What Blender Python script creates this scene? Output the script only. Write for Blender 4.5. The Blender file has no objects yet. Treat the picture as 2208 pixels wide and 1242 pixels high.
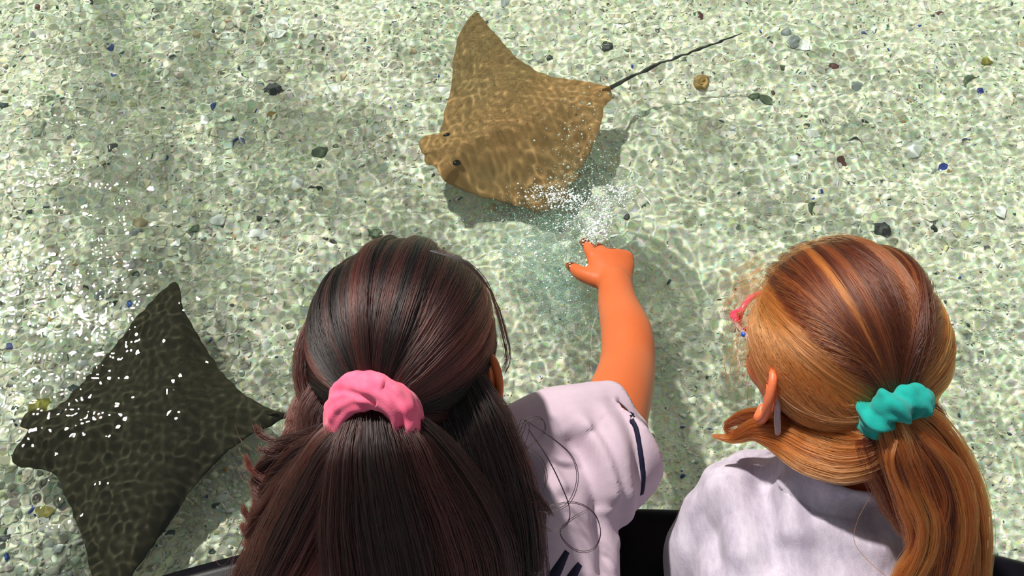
import bpy, bmesh, math, random
import numpy as np
from mathutils import Vector, Matrix

SC = bpy.context.scene
COL = SC.collection
# ---------------------------------------------------------------- camera
W, H, FPX = 2208, 1242, 2367.0
CAMZ, PITCH = 1.16, math.radians(60)
cam_data = bpy.data.cameras.new('camera')
cam_data.sensor_fit = 'HORIZONTAL'; cam_data.sensor_width = 36
cam_data.lens = FPX / W * 36
cam_data.clip_start = 0.02
cam = bpy.data.objects.new('camera', cam_data); COL.objects.link(cam)
cam.location = (0, 0, CAMZ); cam.rotation_euler = (math.pi/2 - PITCH, 0, 0)
SC.camera = cam
# ---------------------------------------------------------------- light
world = bpy.data.worlds.new('sky'); SC.world = world; world.use_nodes = True
bg = world.node_tree.nodes['Background']
bg.inputs[0].default_value = (0.80, 0.86, 0.90, 1); bg.inputs[1].default_value = 0.32
SUN_DIR = Vector((-0.41, 0.47, 0.85)).normalized()       # towards the sun
sd = bpy.data.lights.new('sun', 'SUN'); sd.energy = 5.4; sd.angle = math.radians(2.3); sd.color = (1.0, 0.955, 0.89)
sun = bpy.data.objects.new('sun', sd); COL.objects.link(sun)
sun.rotation_euler = SUN_DIR.to_track_quat('Z', 'Y').to_euler()
sd.cycles.is_caustics_light = True
vs = SC.view_settings
vs.view_transform = 'Standard'; vs.look = 'None'; vs.gamma = 1.0; vs.use_curve_mapping = False
SC.cycles.max_bounces = 9; SC.cycles.transmission_bounces = 6; SC.cycles.diffuse_bounces = 3
vs.exposure = 0.06

# ================================================================ helpers
RIGHT = Vector((1, 0, 0)); FWD = Vector((0, math.cos(PITCH), -math.sin(PITCH))); UP = Vector((0, math.sin(PITCH), math.cos(PITCH)))
CAMP = Vector((0, 0, CAMZ))
IOR = 1.333

def pd(px, py, d):
    """survey point: sight line (px, py) of the photograph at distance d along the optical axis"""
    return CAMP + FWD*d + RIGHT*((px-W/2)/FPX*d) + UP*((H/2-py)/FPX*d)

def pz(px, py, z):
    """survey point at height z; below the water line the sight line is bent by the water"""
    v = FWD + RIGHT*((px-W/2)/FPX) + UP*((H/2-py)/FPX)
    if z >= 0:
        return CAMP + v*((z-CAMZ)/v.z)
    p = CAMP + v*(-CAMZ/v.z)
    d = v.normalized(); c1 = -d.z; s = 1/IOR
    c2 = math.sqrt(1-s*s*(1-c1*c1)); r = d*s + Vector((0, 0, s*c1-c2))
    return p + r*(z/r.z)

def tag(o, label=None, cat=None, group=None, kind=None):
    if label: o['label'] = label
    if cat: o['category'] = cat
    if group: o['group'] = group
    if kind: o['kind'] = kind
    return o

def link(name, me, mat=None, parent=None, smooth=True):
    o = bpy.data.objects.new(name, me); COL.objects.link(o)
    if mat: me.materials.append(mat)
    if parent: o.parent = parent
    if smooth and hasattr(me, 'polygons') and len(me.polygons):
        me.polygons.foreach_set('use_smooth', [True]*len(me.polygons))
    return o

def empty(name, loc=(0, 0, 0)):
    o = bpy.data.objects.new(name, None); COL.objects.link(o); o.location = loc; o.empty_display_size = .02
    return o

def to_parent_space(o, root):
    """keep a child built in world coordinates where it is under a moved root"""
    o.parent = root; o.matrix_parent_inverse = Matrix.Translation(-Vector(root.location))
    return o

def mesh_np(name, co, faces):
    me = bpy.data.meshes.new(name)
    co = np.asarray(co, dtype=np.float32); faces = np.asarray(faces, dtype=np.int32)
    k = faces.shape[1]
    me.vertices.add(len(co)); me.vertices.foreach_set('co', co.ravel())
    me.loops.add(faces.size); me.loops.foreach_set('vertex_index', faces.ravel())
    me.polygons.add(len(faces)); me.polygons.foreach_set('loop_start', np.arange(0, faces.size, k, dtype=np.int32))
    me.update(calc_edges=True); me.validate()
    return me

def mesh_bm(name, bm):
    bmesh.ops.recalc_face_normals(bm, faces=bm.faces)
    me = bpy.data.meshes.new(name); bm.to_mesh(me); bm.free(); return me

def catmull(pts, n):
    P = np.array([list(p) for p in pts], dtype=float)
    if len(P) == 2: return P[0]+(P[1]-P[0])*np.linspace(0, 1, n)[:, None]
    P = np.vstack([2*P[0]-P[1], P, 2*P[-1]-P[-2]])
    m = len(P)-3; out = []
    for t in np.linspace(0, m, n):
        i = min(int(t), m-1); u = t-i; a, b, c, d = P[i:i+4]
        out.append(.5*((2*b)+(-a+c)*u+(2*a-5*b+4*c-d)*u*u+(-a+3*b-3*c+d)*u**3))
    return np.array(out)

def bm_ellipsoid(bm, c, ax, r, seg=20):
    """ax: 3 unit Vectors, r: 3 radii"""
    m = Matrix(((ax[0][0], ax[1][0], ax[2][0]), (ax[0][1], ax[1][1], ax[2][1]), (ax[0][2], ax[1][2], ax[2][2]))) @ Matrix.Diagonal(Vector(r))
    g = bmesh.ops.create_uvsphere(bm, u_segments=seg, v_segments=max(8, seg*2//3), radius=1, matrix=Matrix.Translation(Vector(c)) @ m.to_4x4())
    return g['verts']

XYZ = (Vector((1, 0, 0)), Vector((0, 1, 0)), Vector((0, 0, 1)))

def bm_loft(bm, rings, seg=24, close=True, squash=1.0):
    """rings: (centre, axis_a, axis_b) where a and b are radius vectors"""
    prev = None; first = None
    for c, a, b in rings:
        vs_ = [bm.verts.new(Vector(c)+Vector(a)*math.cos(2*math.pi*k/seg)+Vector(b)*math.sin(2*math.pi*k/seg)) for k in range(seg)]
        if prev:
            for k in range(seg):
                bm.faces.new((prev[k], prev[(k+1) % seg], vs_[(k+1) % seg], vs_[k]))
        else: first = vs_
        prev = vs_
    if close:
        bm.faces.new(list(reversed(first))); bm.faces.new(prev)

def bm_tube(bm, pts, radii, n=0, seg=16, flat=1.0, upv=None, cap=True):
    """tapered tube through points; radii per point; flat scales the second axis"""
    m = n or len(pts)
    P = catmull(pts, m); R = np.interp(np.linspace(0, 1, m), np.linspace(0, 1, len(radii)), radii)
    rings = []
    side = None
    for i in range(m):
        t = P[min(i+1, m-1)]-P[max(i-1, 0)]; t = Vector(t).normalized()
        if side is None:
            ref = Vector(upv) if upv is not None else (Vector((0, 0, 1)) if abs(t.z) < .9 else Vector((1, 0, 0)))
            side = t.cross(ref).normalized()
        side = (side - t*side.dot(t)).normalized()
        b = t.cross(side).normalized()
        rings.append((Vector(P[i]), side*R[i], b*R[i]*flat))
    # rounded ends
    if cap:
        def endring(i, s):
            c, a, b = rings[i]; t = Vector(P[1]-P[0]).normalized()*-1 if i == 0 else Vector(P[-1]-P[-2]).normalized()
            return [(c+t*a.length*math.sin(q), a*math.cos(q), b*math.cos(q)) for q in s]
        rings = list(reversed(endring(0, (.5, 1.0, 1.35)))) + rings + endring(-1, (.5, 1.0, 1.35))
    bm_loft(bm, rings, seg)

def remesh(bm, voxel, smooth=4, name='tmp', factor=.5):
    me = mesh_bm(name, bm); o = bpy.data.objects.new(name, me); COL.objects.link(o)
    m = o.modifiers.new('r', 'REMESH'); m.mode = 'VOXEL'; m.voxel_size = voxel
    s = o.modifiers.new('s', 'SMOOTH'); s.iterations = smooth; s.factor = factor
    dg = bpy.context.evaluated_depsgraph_get(); dg.update()
    out = bpy.data.meshes.new_from_object(o.evaluated_get(dg))
    bpy.data.objects.remove(o); bpy.data.meshes.remove(me)
    return out

def get_co(me):
    a = np.empty(len(me.vertices)*3, dtype=np.float32); me.vertices.foreach_get('co', a); return a.reshape(-1, 3)
def get_no(me):
    a = np.empty(len(me.vertices)*3, dtype=np.float32); me.vertices.foreach_get('normal', a); return a.reshape(-1, 3)
def set_co(me, a):
    me.vertices.foreach_set('co', np.asarray(a, dtype=np.float32).ravel()); me.update()

def sines(rng, n, lo, hi, dim=3):
    """smooth pseudo noise: list of plane waves"""
    K = rng.normal(size=(n, dim)); K /= np.linalg.norm(K, axis=1)[:, None]
    lam = np.exp(rng.uniform(math.log(lo), math.log(hi), n)); K *= (2*math.pi/lam)[:, None]
    ph = rng.uniform(0, 6.283, n)
    return lambda P: np.sin(P @ K.T + ph).sum(1)/math.sqrt(n/2)

# ---------------------------------------------------------------- materials
def new_mat(name):
    m = bpy.data.materials.new(name); m.use_nodes = True
    return m, m.node_tree, m.node_tree.nodes['Principled BSDF']

def N(nt, kind, **kw):
    n = nt.nodes.new(kind)
    for k, v in kw.items(): setattr(n, k, v)
    return n

def noisy_mat(name, c1, c2, scale=30, rough=.6, bump=.0, bscale=200, spec=.5, detail=4, sheen=0, sss=0, sss_col=None, lo=.35, hi=.65):
    m, nt, b = new_mat(name)
    tc = N(nt, 'ShaderNodeTexCoord'); no = N(nt, 'ShaderNodeTexNoise'); no.inputs['Scale'].default_value = scale; no.inputs['Detail'].default_value = detail
    cr = N(nt, 'ShaderNodeValToRGB'); cr.color_ramp.elements[0].position = lo; cr.color_ramp.elements[1].position = hi
    cr.color_ramp.elements[0].color = (*c1, 1); cr.color_ramp.elements[1].color = (*c2, 1)
    nt.links.new(tc.outputs['Object'], no.inputs['Vector']); nt.links.new(no.outputs['Fac'], cr.inputs[0]); nt.links.new(cr.outputs[0], b.inputs['Base Color'])
    b.inputs['Roughness'].default_value = rough; b.inputs['Specular IOR Level'].default_value = spec
    if bump:
        n2 = N(nt, 'ShaderNodeTexNoise'); n2.inputs['Scale'].default_value = bscale; n2.inputs['Detail'].default_value = 3
        bp = N(nt, 'ShaderNodeBump'); bp.inputs['Strength'].default_value = bump; bp.inputs['Distance'].default_value = .001
        nt.links.new(tc.outputs['Object'], n2.inputs['Vector']); nt.links.new(n2.outputs['Fac'], bp.inputs['Height']); nt.links.new(bp.outputs[0], b.inputs['Normal'])
    if sheen: b.inputs['Sheen Weight'].default_value = sheen; b.inputs['Sheen Roughness'].default_value = .5
    if sss:
        b.inputs['Subsurface Weight'].default_value = sss; b.inputs['Subsurface Radius'].default_value = (1, .35, .15); b.inputs['Subsurface Scale'].default_value = .006
    return m

# ================================================================ structure: pool floor, rim, walls, ground
FLOORZ = -0.16
RIMZ = 0.065
# the rim is an arc that bulges towards the pool: circle through three surveyed points of its inner top edge
def circle3(a, b, c):
    ax, ay, bx, by, cx, cy = a.x, a.y, b.x, b.y, c.x, c.y
    d = 2*(ax*(by-cy)+bx*(cy-ay)+cx*(ay-by))
    ux = ((ax*ax+ay*ay)*(by-cy)+(bx*bx+by*by)*(cy-ay)+(cx*cx+cy*cy)*(ay-by))/d
    uy = ((ax*ax+ay*ay)*(cx-bx)+(bx*bx+by*by)*(ax-cx)+(cx*cx+cy*cy)*(bx-ax))/d
    return Vector((ux, uy, 0)), math.hypot(ax-ux, ay-uy)
RC, RR = circle3(pz(330, 1236, RIMZ), pz(1415, 1088, RIMZ), pz(2208, 1200, RIMZ))
print('RIM', RC, RR)

rng = np.random.default_rng(11)
CAUST = []          # things under water that receive the refracted sun

m_sand, nt, b = new_mat('pool_sand')
tc = N(nt, 'ShaderNodeTexCoord')
n1 = N(nt, 'ShaderNodeTexNoise'); n1.inputs['Scale'].default_value = 6; n1.inputs['Detail'].default_value = 6; n1.inputs['Roughness'].default_value = .6
n2 = N(nt, 'ShaderNodeTexNoise'); n2.inputs['Scale'].default_value = 170; n2.inputs['Detail'].default_value = 5; n2.inputs['Roughness'].default_value = .7
v1 = N(nt, 'ShaderNodeTexVoronoi'); v1.inputs['Scale'].default_value = 330
c1 = N(nt, 'ShaderNodeValToRGB'); c1.color_ramp.elements[0].position = .36; c1.color_ramp.elements[1].position = .66
c1.color_ramp.elements[0].color = (.80, .84, .68, 1); c1.color_ramp.elements[1].color = (.93, .91, .78, 1)
c2 = N(nt, 'ShaderNodeValToRGB'); c2.color_ramp.elements[0].position = .3; c2.color_ramp.elements[1].position = .7
c2.color_ramp.elements[0].color = (.55, .58, .50, 1); c2.color_ramp.elements[1].color = (1.0, 1.0, 1.0, 1)
mx = N(nt, 'ShaderNodeMixRGB', blend_type='MULTIPLY'); mx.inputs[0].default_value = .9
mx2 = N(nt, 'ShaderNodeMixRGB', blend_type='SOFT_LIGHT'); mx2.inputs[0].default_value = .55
for s, d in ((tc.outputs['Object'], n1.inputs['Vector']), (tc.outputs['Object'], n2.inputs['Vector']), (tc.outputs['Object'], v1.inputs['Vector']),
             (n1.outputs['Fac'], c1.inputs[0]), (n2.outputs['Fac'], c2.inputs[0]), (c1.outputs[0], mx.inputs[1]), (c2.outputs[0], mx.inputs[2]),
             (mx.outputs[0], mx2.inputs[1]), (v1.outputs['Color'], mx2.inputs[2]), (mx2.outputs[0], b.inputs['Base Color'])):
    nt.links.new(s, d)
bp = N(nt, 'ShaderNodeBump'); bp.inputs['Strength'].default_value = .5; bp.inputs['Distance'].default_value = .002
nt.links.new(n2.outputs['Fac'], bp.inputs['Height']); nt.links.new(bp.outputs[0], b.inputs['Normal'])
b.inputs['Roughness'].default_value = .85; b.inputs['Specular IOR Level'].default_value = .2

def axis_lines(lo, hi, a, b_, step, n_out):
    fine = np.arange(a, b_, step)
    left = a-(np.linspace(1, 0, n_out, endpoint=False)**2.2)*(a-lo); right = b_+(np.linspace(0, 1, n_out+1)[1:]**2.2)*(hi-b_)
    return np.concatenate([left, fine, [b_], right])

def grid_mesh(name, xs, ys, zf, keep=None):
    X, Y = np.meshgrid(xs, ys); P2 = np.stack([X.ravel(), Y.ravel()], 1)
    Z = zf(P2); co = np.column_stack([P2, Z]); nx, ny = len(xs), len(ys)
    idx = np.arange(nx*ny).reshape(ny, nx); q = np.stack([idx[:-1, :-1], idx[:-1, 1:], idx[1:, 1:], idx[1:, :-1]], -1).reshape(-1, 4)
    if keep is not None:
        ok = keep(P2); q = q[ok[q].all(1)]
        used = np.unique(q); mp = np.full(len(co), -1); mp[used] = np.arange(len(used)); co = co[used]; q = mp[q]
    return mesh_np(name, co, q)

POOL = (-2.3, 2.5, 3.1)          # left, right, far side
inside = lambda P2: np.hypot(P2[:, 0]-RC.x, P2[:, 1]-RC.y) > RR-.03
f_lo = sines(rng, 14, .12, .5, 2); f_hi = sines(rng, 30, .015, .06, 2)
floor_h = lambda P2: FLOORZ + .006*f_lo(P2) + .0012*f_hi(P2)
me = grid_mesh('floor_pool', axis_lines(POOL[0], POOL[1], -.85, .9, .007, 26), axis_lines(-.6, POOL[2], .25, 1.4, .007, 26), floor_h, inside)
o = link('floor_pool', me, m_sand); tag(o, 'pale sandy pool floor under shallow water', None, None, 'structure'); CAUST.append(o)

m_black = noisy_mat('black_rim', (.003, .003, .004), (.006, .005, .008), 18, .30, .06, 900, spec=.06)
m_ground = noisy_mat('ground_concrete', (.16, .15, .145), (.24, .23, .22), 7, .8, .3, 150)

def arc_sweep(name, profile, a0, a1, n, mat):
    """sweep a closed profile (radial offset, z) along the rim's circle"""
    bm = bmesh.new(); rings = []
    for i in range(n+1):
        a = a0+(a1-a0)*i/n; rings.append([bm.verts.new((RC.x+(RR+r)*math.cos(a), RC.y+(RR+r)*math.sin(a), z)) for r, z in profile])
    k = len(profile)
    for i in range(n):
        for j in range(k): bm.faces.new((rings[i][j], rings[i][(j+1) % k], rings[i+1][(j+1) % k], rings[i+1][j]))
    bm.faces.new(rings[0]); bm.faces.new(list(reversed(rings[-1])))
    return link(name, mesh_bm(name, bm), mat)

GROUND = -.52
tw, rr_ = .17, .017
prof = [(0, -.24)] + [(-rr_+rr_*math.cos(q), RIMZ-rr_+rr_*math.sin(q)) for q in np.linspace(0, math.pi/2, 8)] + \
       [(-tw+rr_-rr_*math.sin(q), RIMZ-rr_+rr_*math.cos(q)) for q in np.linspace(0, math.pi/2, 8)] + [(-tw, .0), (-tw+.03, -.01), (-tw+.03, GROUND), (-.03, GROUND), (-.03, -.24)]
half = math.asin(min(.98, 1.75/RR))
rim = arc_sweep('wall_front', prof, math.pi/2+half, math.pi/2-half, 120, m_black)
tag(rim, 'black rounded pool rim that both children lean over', None, None, 'structure')

def box(name, x0, x1, y0, y1, z0, z1, mat, bev=.012):
    bm = bmesh.new(); bmesh.ops.create_cube(bm, size=1)
    for v in bm.verts: v.co = Vector(((x0+x1)/2+v.co.x*(x1-x0), (y0+y1)/2+v.co.y*(y1-y0), (z0+z1)/2+v.co.z*(z1-z0)))
    bmesh.ops.bevel(bm, geom=bm.edges[:], offset=bev, segments=3, affect='EDGES')
    return link(name, mesh_bm(name, bm), mat)
yb = RC.y+math.sqrt(max(RR**2-1.6**2, 0))-.3
for nm, a in (('wall_left', (POOL[0]-.15, POOL[0], yb, POOL[2]+.15)), ('wall_right', (POOL[1], POOL[1]+.15, yb, POOL[2]+.15)), ('wall_back', (POOL[0], POOL[1], POOL[2], POOL[2]+.15))):
    tag(box(nm, *a, GROUND, RIMZ, m_black), {'wall_left': 'black pool side wall', 'wall_right': 'black pool side wall', 'wall_back': 'black far pool wall'}[nm], None, None, 'structure')
tag(box('floor_ground', -3.2, 3.4, -2.2, yb+1.2, GROUND-.05, GROUND, m_ground), 'grey concrete ground outside the pool', None, None, 'structure')

# ================================================================ water surface: real ripples, refracts and reflects
r1 = np.random.default_rng(5)
def wave_set(r, n, lo, hi, slope, bias=None):
    lam = np.exp(r.uniform(math.log(lo), math.log(hi), n)); th = r.uniform(0, 2*math.pi, n) if bias is None else r.normal(bias, .7, n)
    a = slope*lam/(2*math.pi)/math.sqrt(n/2); ph = r.uniform(0, 6.283, n); K = np.stack([np.cos(th), np.sin(th)], 1)*(2*math.pi/lam)[:, None]
    return lambda P: (np.sin(P @ K.T+ph)*a).sum(1)
w_long = wave_set(r1, 24, .06, .25, .018)
w_mid = wave_set(r1, 60, .018, .05, .032)
w_fine = wave_set(r1, 70, .009, .016, .036)
chop = sines(r1, 10, .08, .35, 2)
splash_c = pz(1300, 470, 0)
def water_h(P):
    out = np.zeros(len(P))
    for s in range(0, len(P), 60000):
        q = P[s:s+60000]
        m = np.clip(.85+.18*chop(q), .4, 1.3)
        d = np.hypot(q[:, 0]-splash_c.x, q[:, 1]-splash_c.y)
        near = np.exp(-(d/.05)**2); west = np.exp(-((q[:, 0]+.60)/.24)**2)
        fade = np.clip(1.5-np.maximum(np.abs(q[:, 0])/.85, np.abs(q[:, 1]-.75)/.6), 0, 1)
        ring = .0003*np.sin(d*2*math.pi/.018)*np.exp(-((d-.05)/.045)**2)
        out[s:s+60000] = w_long(q)+fade*(m*w_mid(q)*(1+.25*west)+m*w_fine(q)*(1+.9*near+.95*west))+ring*fade
    return out
me = grid_mesh('pool_water', axis_lines(POOL[0], POOL[1], -.90, .82, .0024, 40), axis_lines(-.6, POOL[2], .27, 1.36, .0024, 40), water_h,
               lambda P2: np.hypot(P2[:, 0]-RC.x, P2[:, 1]-RC.y) > RR-.012)
m_water = bpy.data.materials.new('clear_water'); m_water.use_nodes = True; nt = m_water.node_tree; nt.nodes.clear()
out = N(nt, 'ShaderNodeOutputMaterial'); g = N(nt, 'ShaderNodeBsdfGlass'); g.inputs['IOR'].default_value = IOR; g.inputs['Roughness'].default_value = 0
g.inputs['Color'].default_value = (.955, 1, .975, 1); nt.links.new(g.outputs[0], out.inputs[0])
water = link('pool_water', me, m_water); tag(water, 'clear rippled water of the shallow touch pool', 'water', None, 'stuff')
water.cycles.is_caustics_caster = True

# ================================================================ stingrays
def ray_mesh(spine, ea, eb, thick, n=70, m=26, seed=1, curl=None):
    """spine, ea, eb: survey points (px,py,z) from nose to tail base; ea / eb are the two wing outlines"""
    S = catmull([pz(*p) for p in spine], n); A = catmull([pz(*p) for p in ea], n); B = catmull([pz(*p) for p in eb], n)
    r = np.random.default_rng(seed); nf = sines(r, 20, .02, .07)
    V = []; cols = 2*m+1
    th = np.interp(np.linspace(0, 1, n), np.linspace(0, 1, len(thick)), thick)
    for side in (1, -1):
        for i in range(n):
            for j in range(cols):
                v = (j-m)/m; E = A[i] if v < 0 else B[i]; a = abs(v)
                p = S[i]+(E-S[i])*a
                hgt = th[i]*max(0, 1-a**1.15)**1.35*.9+.0022*(1-a**8)+.0003
                p = p.copy(); p[2] += side*hgt*(1 if side > 0 else .55)
                V.append(p)
    V = np.array(V); V[:, 2] += .0006*nf(V)
    F = []; off = n*cols
    for i in range(n-1):
        for j in range(cols-1):
            a, b_, c, d = i*cols+j, i*cols+j+1, (i+1)*cols+j+1, (i+1)*cols+j
            F.append((a, b_, c, d)); F.append((off+d, off+c, off+b_, off+a))
    for i in range(n-1):
        for j in (0, cols-1):
            a, d = i*cols+j, (i+1)*cols+j; F.append((a, d, off+d, off+a) if j == 0 else (d, a, off+a, off+d))
    for i in (0, n-1):
        for j in range(cols-1):
            a, b_ = i*cols+j, i*cols+j+1; F.append((b_, a, off+a, off+b_) if i == 0 else (a, b_, off+b_, off+a))
    me = mesh_np('ray_body', V, F)
    bm = bmesh.new(); bm.from_mesh(me); bmesh.ops.recalc_face_normals(bm, faces=bm.faces); bm.to_mesh(me); bm.free()
    return me, S, A, B

def skin_ray(name, c1, c2):
    m = noisy_mat(name, c1, c2, 5, .75, .12, 260, spec=.06, detail=3, lo=.3, hi=.7)
    return m
m_ray1 = skin_ray('ray_skin_tan', (.33, .22, .10), (.52, .27, .11))
m_ray2 = skin_ray('ray_skin_shaded', (.030, .027, .017), (.045, .040, .024))  # shade painted into the skin: far darker than the lit ray
m_eye = noisy_mat('ray_eye', (.004, .004, .004), (.01, .009, .006), 50, .15)
m_tail = noisy_mat('ray_tail', (.012, .011, .009), (.03, .027, .02), 60, .5)

def build_ray(spine, ea, eb, thick, tail, tail_r, mat, label, seed):
    c = pz(*spine[len(spine)//2]); root = empty('stingray', c)
    tag(root, label, 'stingray')
    me, S, A, B = ray_mesh(spine, ea, eb, thick, seed=seed)
    body = to_parent_space(link('body', me, mat), root); CAUST.append(body)
    bm = bmesh.new(); bm_tube(bm, [pz(*p) for p in tail], tail_r, n=60, seg=8)
    t = to_parent_space(link('tail', mesh_bm('tail', bm), m_tail), root); CAUST.append(t); t['label'] = 'thin whip-like black tail'
    # eyes on raised sockets at the sides of the head, a small dorsal fin at the tail base
    ax = Vector(S[20]-S[0]).normalized(); sd_ = ax.cross(Vector((0, 0, 1))).normalized()
    for s in (-1, 1):
        bm = bmesh.new(); bm_ellipsoid(bm, Vector(S[10])+sd_*s*.024+Vector((0, 0, .004)), (ax, sd_, XYZ[2]), (.006, .004, .0045), 16)
        e = to_parent_space(link('eye', mesh_bm('eye', bm), m_eye), root); CAUST.append(e)
    bm = bmesh.new(); p0 = Vector(S[-6])
    bm_loft(bm, [(p0+ax*.0, ax*.012, sd_*.0025), (p0+ax*.004+Vector((0, 0, .008)), ax*.008, sd_*.0015), (p0+ax*.008+Vector((0, 0, .013)), ax*.003, sd_*.0006)], 12)
    d = to_parent_space(link('dorsal_fin', mesh_bm('dorsal_fin', bm), mat), root); CAUST.append(d)
    return root

z1 = -.075
build_ray([(915, 335, z1), (1000, 318, z1), (1100, 288, z1), (1200, 245, z1), (1270, 215, z1), (1312, 190, z1)],
          [(915, 335, z1), (903, 312, z1), (916, 292, z1), (950, 286, z1), (958, 245, z1), (972, 190, -.07), (980, 120, -.06), (992, 72, -.045), (1022, 27, -.04), (1040, 40, -.045), (1060, 80, -.06), (1100, 118, -.07), (1160, 155, z1), (1230, 172, z1), (1290, 182, z1), (1312, 188, z1)],
          [(915, 335, z1), (918, 350, z1), (940, 362, z1), (955, 385, z1), (985, 405, -.10), (1040, 425, -.115), (1100, 440, -.125), (1165, 455, -.13), (1205, 440, -.13), (1232, 400, -.12), (1262, 350, -.105), (1285, 300, z1), (1300, 260, z1), (1305, 230, z1), (1318, 212, z1), (1316, 196, z1)],
          [.004, .016, .022, .020, .013, .006, .004],
          [(1305, 195, z1), (1350, 172, -.085), (1420, 140, -.08), (1500, 108, -.07), (1570, 84, -.055), (1600, 72, -.045)], [.0045, .003, .0022, .0018, .0014, .0007],
          m_ray1, 'tan brown stingray swimming ahead of the hand in the water', 4)
z2 = -.085
build_ray([(60, 930, z2), (150, 935, z2), (270, 925, z2), (400, 915, z2), (520, 902, z2), (615, 896, z2)],
          [(60, 930, z2), (44, 915, z2), (58, 890, z2), (110, 884, z2), (150, 850, z2), (215, 785, z2), (262, 728, -.085), (305, 670, -.07), (345, 630, -.055), (381, 610, -.05), (396, 665, -.06), (425, 720, -.075), (470, 790, z2), (520, 845, z2), (575, 878, z2), (615, 893, z2)],
          [(60, 930, z2), (40, 960, z2), (24, 990, z2), (60, 1010, z2), (115, 1018, z2), (135, 1065, z2), (160, 1110, -.09), (185, 1180, -.08), (205, 1245, -.07), (262, 1262, -.07), (318, 1195, -.08), (375, 1115, -.09), (420, 1050, z2), (480, 985, z2), (550, 935, z2), (615, 901, z2)],
          [.004, .017, .024, .022, .014, .006, .004],
          [(600, 897, z2), (650, 893, z2), (720, 880, z2), (800, 850, z2), (860, 800, z2)], [.005, .003, .0024, .0018, .0008],
          m_ray2, 'dark stingray with wings spread under bright glints beside the rim', 9)

# ================================================================ shell gravel and single shells on the pool floor
def attr_mat(name, rough=.5, spec=.4):
    m, nt, b = new_mat(name)
    a = N(nt, 'ShaderNodeAttribute', attribute_name='chip'); nt.links.new(a.outputs['Color'], b.inputs['Base Color'])
    b.inputs['Roughness'].default_value = rough; b.inputs['Specular IOR Level'].default_value = spec
    return m
PALETTE = np.array([(.90, .87, .71), (.80, .84, .67), (.95, .96, .91), (.80, .73, .56), (.66, .71, .66), (.06, .09, .09), (.68, .67, .42), (.85, .77, .68), (.04, .09, .36), (.66, .32, .10)])
PW = np.array([.36, .30, .13, .07, .05, .016, .03, .03, .004, .003]); PW /= PW.sum()

def scatter_chips(n, seed):
    r = np.random.default_rng(seed); xy = []
    c = pz(1080, 600, FLOORZ); c2 = pz(1480, 560, FLOORZ); dens = sines(r, 10, .1, .5, 2)
    while len(xy) < n:
        q = np.column_stack([r.uniform(-.86, .88, 20000), r.uniform(.27, 1.42, 20000)])
        w = 1-.80*np.exp(-(((q[:, 0]-c.x)/.24)**2+((q[:, 1]-c.y)/.17)**2))-.55*np.exp(-(((q[:, 0]-c2.x)/.16)**2+((q[:, 1]-c2.y)/.2)**2))
        w = np.clip(w+.16*dens(q), .07, 1)*(np.hypot(q[:, 0]-RC.x, q[:, 1]-RC.y) > RR+.01)
        xy += list(q[r.uniform(0, 1, len(q)) < w])
    return np.array(xy[:n]), r

def chips(n, seed):
    xy, r = scatter_chips(n, seed)
    size = np.clip(np.exp(r.normal(math.log(.0018), .42, n)), .001, .0058)
    size *= 1+.3*(xy[:, 0] < -.33)+.75*np.exp(-((xy[:, 0]+.55)/.2)**2-((xy[:, 1]-.45)/.28)**2)
    ang = np.arange(6)*math.pi/3
    ring = np.stack([np.cos(ang), np.sin(ang)], 1)[None]*r.uniform(.62, 1.15, (n, 6, 1))
    ring[:, :, 1] *= r.uniform(.45, 1, (n, 1))
    low = np.concatenate([ring, np.zeros((n, 6, 1))], 2); top = np.concatenate([ring*.82, np.full((n, 6, 1), 1.0)], 2)
    top[:, :, 2] *= r.uniform(.18, .5, (n, 1))
    V = np.concatenate([low, top], 1)*size[:, None, None]
    yaw = r.uniform(0, 6.283, n); tx = r.normal(0, .3, n); ty = r.normal(0, .3, n)
    cz, sz = np.cos(yaw), np.sin(yaw)
    x = V[..., 0]*cz[:, None]-V[..., 1]*sz[:, None]; y = V[..., 0]*sz[:, None]+V[..., 1]*cz[:, None]; z = V[..., 2]+x*tx[:, None]+y*ty[:, None]
    h = floor_h(xy)
    P = np.stack([x+xy[:, :1], y+xy[:, 1:], z+h[:, None]+.0002], -1).reshape(-1, 3)
    b = (np.arange(n)*12)[:, None]
    quads = [(k, (k+1) % 6, 6+(k+1) % 6, 6+k) for k in range(6)]+[(6, 7, 8, 9), (6, 9, 10, 11)]
    F = (b[:, None, :]+np.array(quads)[None]).reshape(-1, 4)
    me = mesh_np('shell_gravel', P, F)
    col = PALETTE[r.choice(len(PALETTE), n, p=PW)]*r.uniform(.78, 1.15, (n, 1))*r.uniform(.94, 1.06, (n, 3))
    a = me.color_attributes.new('chip', 'FLOAT_COLOR', 'POINT')
    a.data.foreach_set('color', np.column_stack([np.repeat(np.clip(col, 0, 1), 12, 0), np.ones(n*12)]).astype(np.float32).ravel())
    return me
gravel = link('shell_gravel', chips(56000, 21), attr_mat('broken_shell', .45, .4), smooth=False)
tag(gravel, 'bed of broken shell chips and coarse sand on the pool floor', 'gravel', None, 'stuff'); CAUST.append(gravel)

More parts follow.
